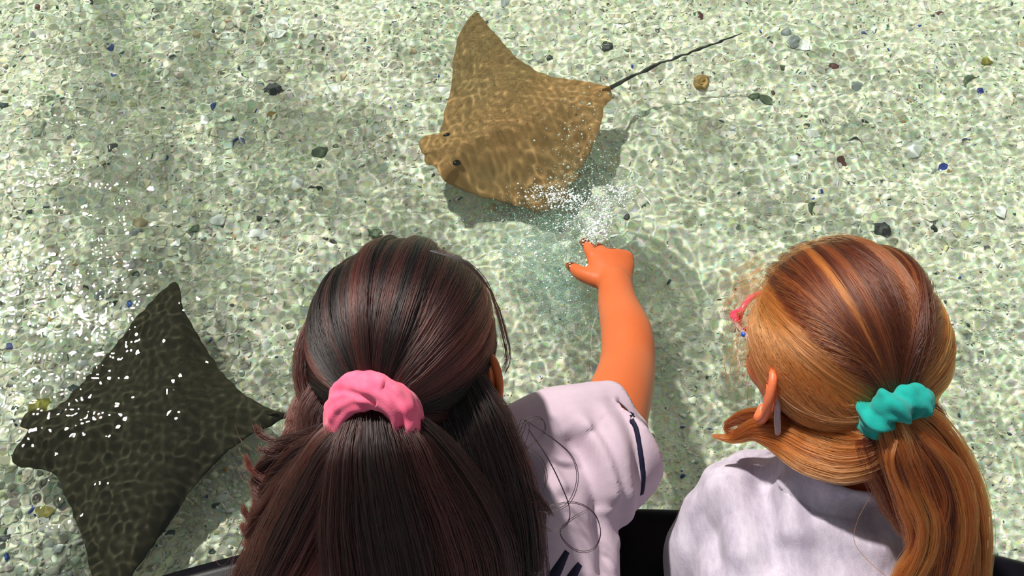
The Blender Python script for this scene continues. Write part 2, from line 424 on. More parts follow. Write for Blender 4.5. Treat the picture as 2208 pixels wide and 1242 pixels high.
def simple(name, c1, c2, rough=.4, scale=160, bump=.2):
    return noisy_mat(name, c1, c2, scale, rough, bump, 700)
MS = {'white': simple('shell_white', (.80, .84, .82), (.95, .96, .95), .3), 'grey': simple('shell_grey', (.22, .25, .27), (.40, .43, .43), .4),
      'blue': simple('shell_blue', (.012, .02, .16), (.03, .06, .34), .3), 'dark': simple('shell_dark', (.012, .018, .022), (.05, .055, .05), .35),
      'amber': simple('shell_amber', (.16, .075, .012), (.52, .33, .09), .4, 220), 'olive': simple('shell_olive', (.18, .17, .02), (.34, .30, .05), .4),
      'maroon': simple('shell_maroon', (.06, .015, .02), (.16, .05, .05), .4), 'tan': simple('shell_tan', (.42, .33, .19), (.60, .50, .33), .5),
      'green': simple('stone_green', (.05, .08, .05), (.13, .17, .10), .6), 'cream': simple('shell_cream', (.80, .78, .60), (.92, .90, .76), .4)}

def clam_mesh(r, ridges=13):
    """half of a bivalve: domed fan with radial ribs and a hinge beak"""
    V = []; nu, nv = 40, 8
    for j in range(nv+1):
        for i in range(nu):
            a = 2*math.pi*i/nu; s = j/nv
            rad = s*(1+.12*math.cos(a)-.10*math.cos(2*a)); x = rad*math.cos(a)*.92+.12*(1-s); y = rad*math.sin(a)
            rib = .025*math.cos(a*ridges)*s; z = .46*(1-s**2.1)+rib*(1-s*.5)
            V.append((x*(1+rib), y*(1+rib), z))
    n0 = len(V); V += [(x*.96, y*.96, max(z-.05, -.02)) for x, y, z in V]
    F = []
    for j in range(nv):
        for i in range(nu):
            a, b, c, d = j*nu+i, j*nu+(i+1) % nu, (j+1)*nu+(i+1) % nu, (j+1)*nu+i
            F += [(a, d, c, b), (n0+a, n0+b, n0+c, n0+d)]
    for i in range(nu):
        a, b = nv*nu+i, nv*nu+(i+1) % nu; F.append((a, n0+a, n0+b, b))
    return mesh_np('shell', V, F)

def shard_mesh(r, k=9, thick=.16, curve=.35, long=1.0, ring=False):
    """broken piece: irregular outline, curved, with thickness"""
    rad = r.uniform(.7, 1.1, k); V = []; F = []
    rings = [(1.0, 0, 0), (1.0, thick, 0), (.55, thick, 1), (.05, thick, 1), (.05, 0, 1), (.55, 0, 1)]
    for s, t, _ in rings:
        for i in range(k):
            a = 2*math.pi*i/k; x = rad[i]*s*math.cos(a)*long; y = rad[i]*s*math.sin(a)
            V.append((x, y, t-curve*(y*y+.3*x*x)+curve*.6))
    for j in range(6):
        for i in range(k): F.append((j*k+i, j*k+(i+1) % k, ((j+1) % 6)*k+(i+1) % k, ((j+1) % 6)*k+i))
    me = mesh_np('shard', V, F)
    bm = bmesh.new(); bm.from_mesh(me); bmesh.ops.holes_fill(bm, edges=bm.edges[:]); bmesh.ops.recalc_face_normals(bm, faces=bm.faces); bm.to_mesh(me); bm.free()
    return me

def pebble_mesh(r):
    bm = bmesh.new(); bmesh.ops.create_icosphere(bm, subdivisions=2, radius=1)
    f = sines(r, 8, 1.2, 3); P = np.array([v.co[:] for v in bm.verts]); d = 1+.13*f(P)
    for v, k in zip(bm.verts, d): v.co = v.co*k; v.co.z *= .55
    return mesh_bm('pebble', bm)

def strip_mesh(w=.22, bend=.8):
    """curved strip: twig, seagrass blade or a broken shell rim"""
    bm = bmesh.new(); bm_tube(bm, [(-1, -.3*bend, .1), (-.4, .1*bend, .16), (.3, .2*bend, .2), (1, -.1*bend, .1)], [w*.4, w, w*.8, w*.3], n=14, seg=8, flat=.45, upv=(0, 0, 1))
    return mesh_bm('strip', bm)

def curl_mesh():
    """loosely coiled whelk-like broken shell"""
    bm = bmesh.new(); pts = []; rad = []
    for i in range(26):
        a = i*.42; q = 1-i/28; pts.append((math.cos(a)*q*.75, math.sin(a)*q*.6, .12+i*.018)); rad.append(.38*q+.05)
    bm_tube(bm, pts, rad, n=40, seg=12)
    return mesh_bm('curl', bm)

rs = np.random.default_rng(77)
CL = [clam_mesh(rs, 13), clam_mesh(rs, 21)]; SH = [shard_mesh(rs, k, t, c, l) for k, t, c, l in ((9, .16, .35, 1), (7, .2, .15, 1.4), (8, .12, .5, .8), (6, .2, .2, 1.1), (10, .14, .3, 1.5))]
PB = [pebble_mesh(rs) for _ in range(4)]; ST = [strip_mesh(), strip_mesh(.16, 2.2)]; CU = [curl_mesh()]
MESHES = {'clam': CL, 'shard': SH, 'pebble': PB, 'strip': ST, 'curl': CU}
_mc = {}
def shaped(kind, i, mat):
    key = (kind, i, mat)
    if key not in _mc:
        m = MESHES[kind][i].copy(); m.materials.append(MS[mat])
        m.polygons.foreach_set('use_smooth', [kind in ('pebble', 'clam', 'strip', 'curl')]*len(m.polygons)); _mc[key] = m
    return _mc[key]
def place(name, kind, i, mat, x, y, size, rz, label, cat, group=None, tilt=.15):
    o = bpy.data.objects.new(name, shaped(kind, i, mat)); COL.objects.link(o)
    z = float(floor_h(np.array([[x, y]]))[0]); o.location = (x, y, z-.02*size); o.scale = (size,)*3
    o.rotation_euler = (rs.normal(0, tilt), rs.normal(0, tilt), rz); tag(o, label, cat, group); CAUST.append(o)
    return o
NAMED = [   # px, py, size m, kind, variant, material, turn, name, label, category
 (1973, 316, .0155, 'clam', 0, 'white', 2.5, 'clam_shell', 'large round white clam shell with a grey rim of shade', 'shell'),
 (1730, 104, .0125, 'shard', 3, 'white', .4, 'shell_fragment', 'bright white blocky shell piece beside a flat grey one', 'shell'),
 (1708, 96, .0110, 'shard', 0, 'grey', 1.0, 'shell_fragment', 'flat grey shell piece beside a bright white one', 'shell'),
 (1694, 76, .0075, 'pebble', 1, 'grey', .2, 'pebble', 'small blue-grey pebble just above the flat grey shell piece', 'pebble'),
 (1514, 180, .0125, 'curl', 0, 'amber', 1.2, 'whelk_shell', 'curled amber brown shell below the tip of the tan stingray tail', 'shell'),
 (2124, 137, .0080, 'pebble', 0, 'olive', .6, 'pebble', 'olive yellow oval pebble above a curved dark strip', 'pebble'),
 (2098, 170, .0190, 'strip', 0, 'green', .3, 'seagrass_blade', 'curved dark green strip of weed under the olive pebble', 'weed'),
 (2038, 360, .0060, 'shard', 1, 'blue', .6, 'shell_fragment', 'vivid blue shell chip below the large white clam shell', 'shell'),
 (2050, 369, .0036, 'shard', 2, 'amber', .1, 'shell_fragment', 'tiny orange chip touching the vivid blue shell chip', 'shell'),
 (2020, 366, .0110, 'strip', 0, 'grey', .25, 'shell_fragment', 'thin grey shell rim next to the vivid blue chip', 'shell'),
 (2114, 198, .0058, 'shard', 3, 'blue', .9, 'shell_fragment', 'dark blue chip under the curved green weed', 'shell'),
 (2083, 301, .0070, 'strip', 0, 'blue', .2, 'shell_fragment', 'slender blue and orange shell sliver above the large clam shell', 'shell'),
 (1845, 303, .0120, 'strip', 1, 'dark', -.6, 'mussel_fragment', 'slim black mussel rim lying slantwise on pale sand', 'shell'),
 (1822, 345, .0090, 'shard', 1, 'maroon', -.7, 'shell_fragment', 'dark maroon shell piece below the slim black mussel rim', 'shell'),
 (1830, 380, .0095, 'shard', 4, 'cream', -.5, 'shell_fragment', 'cream shell flake under the dark maroon piece', 'shell'),
 (1722, 331, .0048, 'pebble', 2, 'dark', .0, 'pebble', 'small black pebble with a white shell flake to one side', 'pebble'),
 (1712, 347, .0080, 'shard', 1, 'white', -.6, 'shell_fragment', 'white shell flake next to the small black pebble', 'shell'),
 (1753, 283, .0078, 'shard', 3, 'white', -.2, 'shell_fragment', 'plain white chip above the small black pebble', 'shell'),
 (1798, 141, .0085, 'shard', 4, 'maroon', .8, 'shell_fragment', 'dark purple shell piece on pale green sand', 'shell'),
 (1845, 186, .0090, 'shard', 3, 'grey', -.5, 'shell_fragment', 'lilac grey shell piece below the dark purple one', 'shell'),
 (1630, 200, .0080, 'pebble', 3, 'green', .5, 'pebble', 'mottled green stone with a grey smear beside it', 'pebble'),
 (1652, 208, .0085, 'shard', 1, 'green', -.9, 'shell_fragment', 'grey green flake beside the mottled green stone', 'shell'),
 (1670, 194, .0042, 'pebble', 1, 'maroon', 0, 'pebble', 'small red-brown pebble above the grey green flake', 'pebble'),
 (1888, 436, .0080, 'shard', 2, 'amber', .4, 'shell_fragment', 'orange brown shell piece above the copper haired child', 'shell'),
 (1898, 492, .0105, 'shard', 4, 'dark', -.7, 'mussel_fragment', 'jagged black mussel piece just above the copper hair', 'shell'),
 (1752, 443, .0070, 'shard', 1, 'green', 1.0, 'shell_fragment', 'teal green chip above the crown of the copper hair', 'shell'),
 (2040, 482, .0085, 'shard', 3, 'white', .2, 'shell_fragment', 'square white shell piece with a dark pebble at its side', 'shell'),
 (2013, 493, .0048, 'pebble', 2, 'dark', .3, 'pebble', 'dark pebble at the side of the square white shell piece', 'pebble'),
 (2155, 460, .0105, 'shard', 0, 'white', .9, 'shell_fragment', 'forked white shell piece by the frame edge of the pool', 'shell'),
 (2005, 470, .0095, 'shard', 1, 'cream', .1, 'shell_fragment', 'cream slab of shell above the dark pebble', 'shell'),
 (2175, 118, .0110, 'strip', 0, 'white', 0, 'shell_fragment', 'long thin white shell sliver near the olive pebble', 'shell'),
 (2181, 212, .0062, 'shard', 2, 'amber', 1.2, 'shell_fragment', 'rusty orange chip standing on edge near the dark blue chip', 'shell'),
 (2024, 28, .0055, 'shard', 1, 'maroon', .2, 'shell_fragment', 'small dark red chip high above the olive pebble', 'shell'),
 (1862, 75, .0058, 'strip', 0, 'blue', -.2, 'shell_fragment', 'tiny blue and red sliver above the dark purple piece', 'shell'),
 (1308, 102, .0085, 'shard', 4, 'dark', .7, 'shell_fragment', 'charcoal shell piece above the tail of the tan stingray', 'shell'),
 (1187, 121, .0062, 'shard', 2, 'dark', -.8, 'mussel_fragment', 'black hooked chip close to the back edge of the tan stingray', 'shell'),
 (1340, 50, .0100, 'clam', 1, 'cream', 1.1, 'clam_shell', 'whitish clam half with a grey edge above the stingray tail', 'shell'),
 (1328, 62, .0070, 'shard', 1, 'white', -.2, 'shell_fragment', 'white flake tucked under the whitish clam half', 'shell'),
 (1506, 33, .0065, 'shard', 1, 'maroon', 1.3, 'shell_fragment', 'purplish black chip above the tail tip of the tan stingray', 'shell'),
 (1088, 9, .0095, 'shard', 0, 'grey', .5, 'shell_fragment', 'slate blue shell piece above the wing tip of the tan stingray', 'shell'),
 (818, 10, .0085, 'shard', 3, 'white', .2, 'shell_fragment', 'pale blue white shell piece behind the tan stingray', 'shell'),
 (590, 195, .0105, 'shard', 4, 'dark', .3, 'mussel_fragment', 'blue black mussel piece with a white flake above it', 'shell'),
 (580, 167, .0115, 'shard', 1, 'cream', .25, 'shell_fragment', 'white and yellow flake above the blue black mussel piece', 'shell'),
 (562, 140, .0085, 'clam', 1, 'white', 0, 'clam_shell', 'white clam half ringed with blue above the yellow white flake', 'shell'),
 (587, 245, .0062, 'shard', 2, 'amber', 1.2, 'shell_fragment', 'small orange chip below the blue black mussel piece', 'shell'),
 (510, 300, .0115, 'strip', 1, 'blue', .1, 'mussel_fragment', 'dark blue curved mussel rim between glints and the tan stingray', 'shell'),
 (232, 98, .0072, 'shard', 1, 'blue', .2, 'shell_fragment', 'navy blue chip among the upper water glints', 'shell'),
 (88, 25, .0060, 'shard', 2, 'maroon', .8, 'shell_fragment', 'rusty brown chip above the upper water glints', 'shell'),
 (425, 83, .0090, 'pebble', 0, 'tan', .9, 'pebble', 'soft brown pebble above the navy chip and glints', 'pebble'),
 (600, 75, .0095, 'shard', 1, 'white', -.2, 'shell_fragment', 'white flat flake above the ringed clam half', 'shell'),
 (488, 76, .0070, 'shard', 0, 'white', .2, 'shell_fragment', 'white oval flake near the soft brown pebble', 'shell'),
 (690, 327, .0120, 'pebble', 3, 'green', .4, 'pebble', 'dark mottled stone on the way to the tan stingray head', 'pebble'),
 (246, 320, .0085, 'shard', 0, 'dark', .2, 'shell_fragment', 'dark ragged chip in the middle of the glints', 'shell'),
 (638, 401, .0110, 'clam', 0, 'white', .4, 'clam_shell', 'white clam half with a black chip at its edge', 'shell'),
 (680, 413, .0105, 'strip', 1, 'dark', -.2, 'mussel_fragment', 'black broken mussel edge beside a white clam half', 'shell'),
 (466, 470, .0120, 'clam', 1, 'white', .9, 'clam_shell', 'ribbed white clam half with blue shade beside grey stones', 'shell'),
 (563, 494, .0125, 'shard', 4, 'white', .3, 'shell_fragment', 'long pale shell flake near the ribbed clam half', 'shell'),
 (412, 494, .0085, 'shard', 1, 'green', .3, 'shell_fragment', 'dark green flake next to the ribbed clam half', 'shell'),
 (296, 508, .0085, 'pebble', 0, 'grey', .1, 'pebble', 'slate grey oval pebble below a tan one', 'pebble'),
 (302, 482, .0098, 'pebble', 2, 'tan', .5, 'pebble', 'tan pebble above a slate grey oval one', 'pebble'),
 (137, 479, .0068, 'shard', 2, 'white', .3, 'shell_fragment', 'white chip with a blue edge under the glints', 'shell'),
 (360, 472, .0095, 'shard', 3, 'cream', .1, 'shell_fragment', 'cream slab of shell between the tan pebble and the ribbed clam half', 'shell'),
 (402, 278, .0060, 'shard', 2, 'cream', .9, 'shell_fragment', 'yellow cream chip at the edge of the glints', 'shell'),
 (438, 262, .0072, 'shard', 1, 'white', 1.4, 'shell_fragment', 'narrow white flake by the yellow cream chip', 'shell'),
 (10, 340, .0080, 'shard', 0, 'white', .4, 'shell_fragment', 'white blue chip at the far edge of the glints', 'shell'),
 (812, 508, .0105, 'shard', 4, 'green', .1, 'shell_fragment', 'grey green ragged piece just behind the dark haired head', 'shell'),
 (105, 690, .0065, 'shard', 2, 'amber', .6, 'shell_fragment', 'rust red chip above the dark stingray head', 'shell'),
 (215, 637, .0095, 'pebble', 1, 'grey', .2, 'pebble', 'lilac grey pebble above the wing tip of the dark stingray', 'pebble'),
 (268, 665, .0085, 'shard', 3, 'white', .8, 'shell_fragment', 'white blue flake near the leading wing edge of the dark stingray', 'shell'),
 (12, 740, .0060, 'shard', 1, 'blue', .1, 'shell_fragment', 'bright blue chip near the head of the dark stingray', 'shell'),
 (85, 880, .0180, 'pebble', 0, 'olive', .3, 'pebble', 'yellow stone half under the head of the dark stingray', 'pebble'),
 (98, 1101, .0110, 'shard', 0, 'olive', .1, 'shell_fragment', 'mustard yellow shell piece below the dark stingray head', 'shell'),
 (94, 1114, .0085, 'shard', 2, 'white', .7, 'shell_fragment', 'white flake tucked under the mustard yellow piece', 'shell'),
 (12, 1161, .0100, 'shard', 3, 'dark', .2, 'mussel_fragment', 'dark navy mussel piece near the lowest shell bed', 'shell'),
 (69, 1095, .0070, 'shard', 1, 'blue', .8, 'shell_fragment', 'steel blue chip beside the mustard yellow piece', 'shell'),
 (120, 1185, .0085, 'shard', 0, 'white', .4, 'shell_fragment', 'single white flake in the lowest shell bed', 'shell'),
 (157, 1130, .0110, 'clam', 0, 'cream', 1.4, 'clam_shell', 'cream clam half at the lower wing of the dark stingray', 'shell'),
 (478, 1070, .0100, 'shard', 0, 'white', .8, 'shell_fragment', 'pale mint shell piece between the dark stingray and the dark ponytail', 'shell'),
]
for px, py, s, k, v, mt, rz, nm, lb, ct in NAMED:
    p = pz(px, py, FLOORZ); place(nm, k, v, mt, p.x, p.y, s, rz, lb, ct)
GEN = [('shell_fragment', 'shard', (0, 1, 2, 3, 4), 'white', 64, (.004, .008), 'small white shell fragment scattered on the pool floor', 'shell', 'scattered white shell fragments'),
       ('shell_fragment', 'shard', (0, 1, 3, 4), 'cream', 46, (.004, .009), 'small cream shell fragment scattered on the pool floor', 'shell', 'scattered cream shell fragments'),
       ('mussel_fragment', 'shard', (1, 2, 4), 'dark', 40, (.0025, .0055), 'tiny black mussel fragment scattered on the pool floor', 'shell', 'scattered black mussel fragments'),
       ('pebble', 'pebble', (0, 1, 2, 3), 'tan', 30, (.003, .0065), 'little tan pebble scattered on the pool floor', 'pebble', 'scattered tan pebbles'),
       ('pebble', 'pebble', (0, 1, 2, 3), 'green', 22, (.0025, .0055), 'little dark green stone scattered on the pool floor', 'pebble', 'scattered dark green stones'),
       ('shell_fragment', 'shard', (0, 2, 3), 'grey', 26, (.003, .007), 'small grey shell fragment scattered on the pool floor', 'shell', 'scattered grey shell fragments')]
for nm, k, vv, mt, n, (lo, hi), lb, ct, gp in GEN:
    q, _ = scatter_chips(n, 100+n)
    for i in range(n):
        place(nm, k, vv[i % len(vv)], mt, q[i, 0], q[i, 1], rs.uniform(lo, hi), rs.uniform(0, 6.28), lb, ct, gp, .25)

# ================================================================ people
def skin_mat(name, c1, c2):
    m = noisy_mat(name, c1, c2, 9, .42, .08, 900, spec=.35, sss=.04)
    return m
m_skin1 = skin_mat('skin_tan', (.52, .108, .028), (.58, .135, .038))
m_skin2 = skin_mat('skin_fair', (.66, .15, .06), (.74, .19, .08))

def frame(F, U):
    F = Vector(F).normalized(); U = Vector(U); U = (U-F*U.dot(F)).normalized(); return F, U, F.cross(U).normalized()   # face, crown, person's own right side

def head_bm(bm, c, F, U, R, k=1.0):
    """child's head: skull, jaw, cheeks, brow, nose, lips, chin, neck root"""
    E = lambda f, u, r, rf, ru, rr_, seg=24: bm_ellipsoid(bm, c+F*f*k+U*u*k+R*r*k, (F, U, R), (rf*k, ru*k, rr_*k), seg)
    E(-.006, .012, 0, .086, .083, .071, 40)          # skull
    E(.028, -.030, 0, .052, .062, .055)              # face
    E(.040, -.078, 0, .030, .020, .030)              # chin
    E(.072, .020, 0, .013, .012, .040)               # brow
    for s in (-1, 1):
        E(.050, -.040, s*.028, .030, .026, .022)     # cheek
        E(.074, -.001, s*.009, .006, .010, .003)     # nose bridge side
    bm_tube(bm, [c+F*.076*k+U*.008*k, c+F*.086*k-U*.016*k, c+F*.095*k-U*.030*k], [.006*k, .007*k, .0095*k], n=8, seg=12)
    for s in (-1, 1): E(.086, -.033, s*.009, .008, .006, .007, 12)
    E(.079, -.052, 0, .007, .0045, .017, 16); E(.077, -.060, 0, .007, .005, .014, 16)

def face_parts(root, c, F, U, R, k, skin, lipcol):
    for s in (-1, 1):
        bm = bmesh.new(); bm_ellipsoid(bm, c+F*.0625*k+U*.0*k+R*s*.027*k, (F, U, R), (.0120*k,)*3, 16)
        e = to_parent_space(link('eye', mesh_bm('eye', bm), MEYE), root)
        bm = bmesh.new(); bm_ellipsoid(bm, c+F*.0730*k+R*s*.027*k, (F, U, R), (.003*k, .0055*k, .0055*k), 14)
        to_parent_space(link('iris', mesh_bm('iris', bm), MIRIS), root)

MEYE = noisy_mat('eye_white', (.78, .76, .72), (.86, .84, .8), 50, .2); MIRIS = noisy_mat('iris_brown', (.02, .01, .005), (.05, .025, .012), 300, .2)

def ear_mesh(c, F, U, out, k=1.0):
    """c: ear centre; out: away from the head. helix rim, lobe, inner bowl"""
    bm = bmesh.new()
    nrm = (out*.9+F*.42).normalized(); a = (U*1.0-F*.12).normalized(); b = nrm.cross(a).normalized()
    if b.dot(F) < 0: b = -b
    b = -b                                            # towards the back of the head
    pts = [c+a*q[0]*k+b*q[1]*k+nrm*q[2]*k for q in ((.006, -.013, 0), (.022, -.012, .002), (.029, .0, .004), (.025, .012, .006), (.010, .0175, .007), (-.008, .014, .006), (-.019, .006, .004), (-.026, -.004, .002), (-.021, -.011, .0))]
    bm_tube(bm, pts, [.0028*k, .0034*k, .0036*k, .0038*k, .0038*k, .0036*k, .0042*k, .0062*k, .0035*k], n=34, seg=12)
    bm_ellipsoid(bm, c+a*.002*k+b*.001*k, (a, b, nrm), (.024*k, .0135*k, .0035*k), 20)
    bm_ellipsoid(bm, c-nrm*.006*k, (a, b, nrm), (.015*k, .009*k, .008*k), 16)
    pts = [c+a*q[0]*k+b*q[1]*k+nrm*q[2]*k for q in ((.018, -.004, .004), (.012, .006, .005), (-.002, .009, .005), (-.012, .003, .004))]
    bm_tube(bm, pts, [.0022*k, .0028*k, .0028*k, .002*k], n=16, seg=10)
    return remesh(bm, .0011*k, 3, 'ear')

def hand_bm(bm, wrist, D, B, thumb_side, k=1.0, curls=(.25, .7, .85, .95), spread=.10, thumb_open=.8):
    """wrist point, D: direction of the palm, B: back-of-hand normal, thumb_side: unit vector; curls: bend of index..little"""
    D = D.normalized(); T = thumb_side.normalized(); B = B.normalized()
    w = wrist
    bm_loft(bm, [(w-D*.012*k, T*.0205*k, B*.0155*k), (w+D*.010*k, T*.023*k, B*.0145*k), (w+D*.028*k, T*.0285*k, B*.0135*k), (w+D*.046*k, T*.030*k, B*.012*k), (w+D*.054*k, T*.0285*k, B*.009*k)], 24)
    L = (.050, .056, .051, .041); off = (.0215, .0075, -.0072, -.0208); base = (.049, .053, .050, .044)
    for i in range(4):
        s = w+D*base[i]*k+T*off[i]*k*.98-D*.012*k
        dirv = (D+T*spread*(off[i]/.02)).normalized(); p = s+dirv*.012*k; pts = [s, p]; ang = 0; seglen = (.46, .30, .24)
        for j in range(3):
            ang += curls[i]*(.75 if j == 0 else 1.0)
            d = dirv*math.cos(ang)-B*math.sin(ang); p = p+d*L[i]*seglen[j]*k; pts.append(p)
        r0 = (.0072, .0074, .0072, .0064)[i]*k
        bm_tube(bm, pts, [r0*1.05, r0*1.08, r0, r0*.94, r0*.80], n=22, seg=14)
        bm_ellipsoid(bm, s+dirv*.012*k+B*.0015*k, (D, T, B), (.0085*k, .0078*k, .0075*k), 12)     # knuckle
    s = w+D*.012*k+T*.018*k-B*.003*k
    d1 = (D*.62+T*thumb_open-B*.25).normalized(); d2 = (D*.85+T*.42*thumb_open-B*.35).normalized()
    bm_tube(bm, [s-D*.004*k, s+d1*.022*k, s+d1*.022*k+d2*.019*k, s+d1*.022*k+d2*.019*k+(d2-B*.2).normalized()*.016*k], [.0115*k, .0095*k, .0082*k, .0062*k], n=18, seg=14)

def folds_displace(me, folds, noise=None):
    """folds: list of (polyline points, width, height); raises soft ridges (or dents) along lines on the cloth"""
    P = get_co(me); Nn = get_no(me); d = np.zeros(len(P))
    for pts, wd, hgt in folds:
        Q = catmull(pts, 24); best = np.full(len(P), 1e9); t = np.zeros(len(P))
        for i in range(len(Q)-1):
            a, b = Q[i], Q[i+1]; ab = b-a; u = np.clip(((P-a) @ ab)/max(ab @ ab, 1e-9), 0, 1)
            dd = np.linalg.norm(P-(a+u[:, None]*ab), axis=1); m = dd < best; best[m] = dd[m]; t[m] = (i+u[m])/(len(Q)-1)
        d += hgt*np.exp(-(best/wd)**2)*1.4*np.clip(np.minimum(t, 1-t)*6+.15, 0, 1)
    if noise: d += noise(P)
    set_co(me, P+Nn*d[:, None])

def torso(bm, rings, X=Vector((1, 0, 0))):
    """rings: (x, y, z, half width, half thickness, roll) from hips to neck"""
    out = []
    for i, (x, y, z, w, t, roll) in enumerate(rings):
        a = Vector(rings[min(i+1, len(rings)-1)][:3])-Vector(rings[max(i-1, 0)][:3]); a.normalize()
        side = (X-a*X.dot(a)).normalized(); up = side.cross(a).normalized()
        out.append((Vector((x, y, z)), side*w, up*t))
    bm_loft(bm, out, 40)

def legs(bm, hips, feet, r):
    for h, kn, an, toe in zip(*feet): pass

# -------------------------------------------------- person 1: dark ponytail, white t-shirt, hand in the water
H1 = pd(872, 752, .94); F1, U1, R1 = frame((.20, .80, -.56), (0.03, .52, .86))
SH1 = Vector((.078, .368, .190)); EL1 = pd(1352, 792, 1.165); WR1 = pd(1326, 612, 1.322)
WR1.z = .020
G1 = Vector((-.06, .05, GROUND)); root1 = empty('person', G1)
tag(root1, 'child in a white t-shirt with dark ponytail in pink scrunchie, one hand in the water', 'person')
bm = bmesh.new(); head_bm(bm, H1, F1, U1, R1, .94)
bm_tube(bm, [H1-U1*.05-F1*.015, H1-U1*.10-F1*.03, Vector((-.075, .345, .195))], [.045, .040, .046], n=14, seg=24)
torso(bm, [(-.045, -.09, .10, .10, .07, 0), (-.045, .03, .125, .100, .065, 0), (-.045, .15, .15, .100, .055, 0), (-.05, .26, .178, .105, .048, 0), (-.055, .32, .19, .088, .040, 0), (-.068, .355, .20, .05, .034, 0)])
bm_tube(bm, [Vector((-.02, .35, .193)), SH1], [.040, .038], n=8, seg=20)
# reaching arm: upper arm, elbow, forearm with its muscle, wrist
bm_tube(bm, [SH1, SH1.lerp(EL1, .5)+Vector((.004, .006, .004)), EL1, EL1.lerp(WR1, .30)+Vector((.004, .004, .004)), EL1.lerp(WR1, .7), WR1], [.040, .0335, .0300, .0290, .0235, .0200], n=40, seg=28)
Dh = (pd(1312, 545, 1.372)-WR1).normalized(); Dh = Vector((-.06, .92, -.28)).normalized()
Bh = Vector((.05, .30, .95)); Bh = (Bh-Dh*Bh.dot(Dh)).normalized(); Th = Dh.cross(Bh); Th = -Th if Th.x > 0 else Th
hand_bm(bm, WR1, Dh, Bh, Th, 1.0, curls=(.28, .70, .90, 1.0), thumb_open=.9)
# the other arm is folded under the chest, hand on the rim
SL1, EL1b, WR1b = Vector((-.158, .305, .175)), Vector((-.165, .320, .098)), Vector((-.120, .295, RIMZ+.022))
bm_tube(bm, [Vector((-.11, .325, .188)), SL1, EL1b, WR1b], [.034, .034, .030, .021], n=26, seg=20)
hand_bm(bm, WR1b, Vector((.75, -.1, -.03)), Vector((0, 0, 1)), Vector((0, 1, 0)), .9, curls=(.12, .15, .15, .18), thumb_open=.7)
# hips and legs behind the rim, feet on the ground
def add_legs(bm, cx, y0, z0, mirror=1):
    for s in (-1, 1):
        hip = Vector((cx+s*.055, y0, z0)); kn = Vector((cx+s*.062, y0+.015, z0-.29)); an = Vector((cx+s*.06, y0-.045, GROUND+.055))
        bm_tube(bm, [hip, hip.lerp(kn, .5)+Vector((0, .01, 0)), kn, kn.lerp(an, .35)-Vector((0, .012, 0)), an], [.066, .056, .041, .042, .027], n=30, seg=20)
        bm_tube(bm, [an+Vector((0, -.015, -.012)), an+Vector((0, .04, -.03)), an+Vector((s*.008, .105, -.038))], [.024, .024, .015], n=10, seg=14)
add_legs(bm, -.055, -.10, .085)
body1 = to_parent_space(link('body', remesh(bm, .0029, 5, 'body'), m_skin1), root1); CAUST.append(body1)
face_parts(root1, H1, F1, U1, R1, .94, m_skin1, None)
for s in (-1, 1):
    e = to_parent_space(link('ear', ear_mesh(H1+R1*s*.0745-U1*.022-F1*.006, F1, U1, R1*s, 1.0), m_skin1), root1)

# t-shirt
def cloth_mat(name, c1, c2, weave=1400, heather=0):
    m, nt, b = new_mat(name)
    tc = N(nt, 'ShaderNodeTexCoord'); no = N(nt, 'ShaderNodeTexNoise'); no.inputs['Scale'].default_value = 34; no.inputs['Detail'].default_value = 8; no.inputs['Roughness'].default_value = .75
    mp = N(nt, 'ShaderNodeMapping'); mp.inputs['Scale'].default_value = (1, .38, 1) if heather else (1, 1, 1)
    cr = N(nt, 'ShaderNodeValToRGB'); cr.color_ramp.elements[0].position = .38; cr.color_ramp.elements[1].position = .62
    cr.color_ramp.elements[0].color = (*c1, 1); cr.color_ramp.elements[1].color = (*c2, 1)
    wv = N(nt, 'ShaderNodeTexNoise'); wv.inputs['Scale'].default_value = weave; wv.inputs['Detail'].default_value = 1
    bp = N(nt, 'ShaderNodeBump'); bp.inputs['Strength'].default_value = .35; bp.inputs['Distance'].default_value = .0006
    for s, d in ((tc.outputs['Object'], mp.inputs['Vector']), (mp.outputs[0], no.inputs['Vector']), (no.outputs['Fac'], cr.inputs[0]), (cr.outputs[0], b.inputs['Base Color']), (tc.outputs['Object'], wv.inputs['Vector']), (wv.outputs['Fac'], bp.inputs['Height']), (bp.outputs[0], b.inputs['Normal'])):
        nt.links.new(s, d)
    b.inputs['Roughness'].default_value = .85; b.inputs['Specular IOR Level'].default_value = .15; b.inputs['Sheen Weight'].default_value = .15
    return m
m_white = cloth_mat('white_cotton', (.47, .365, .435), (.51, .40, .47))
m_grey = cloth_mat('grey_cotton', (.36, .31, .39), (.55, .50, .58), 1100, 1)
m_navy = noisy_mat('navy_trim', (.006, .006, .02), (.01, .01, .035), 90, .7, .2, 1200, spec=.2)
m_shorts = cloth_mat('dark_cotton', (.02, .022, .035), (.03, .032, .05))
m_shoe = noisy_mat('shoe_rubber', (.09, .09, .1), (.14, .14, .15), 30, .6)

def cut(me, fn):
    """open a garment: drop the faces fn(centre, normal) marks, then give the cloth its thickness"""
    bm = bmesh.new(); bm.from_mesh(me); bm.normal_update()
    dead = [f for f in bm.faces if fn(f.calc_center_median(), f.normal)]
    bmesh.ops.delete(bm, geom=dead, context='FACES')
    for _ in range(14):                               # an even hem
        e_ = {v: [e.other_vert(v).co.copy() for e in v.link_edges if e.is_boundary] for v in bm.verts if v.is_boundary}
        for v, q in e_.items():
            if len(q) == 2: v.co = v.co*.4+(q[0]+q[1])*.3
    bm.to_mesh(me); bm.free()

def garment(name, me, mat, root, thick=.0016):
    o = to_parent_space(link(name, me, mat), root)
    s = o.modifiers.new('thickness', 'SOLIDIFY'); s.thickness = thick; s.offset = 0
    return o

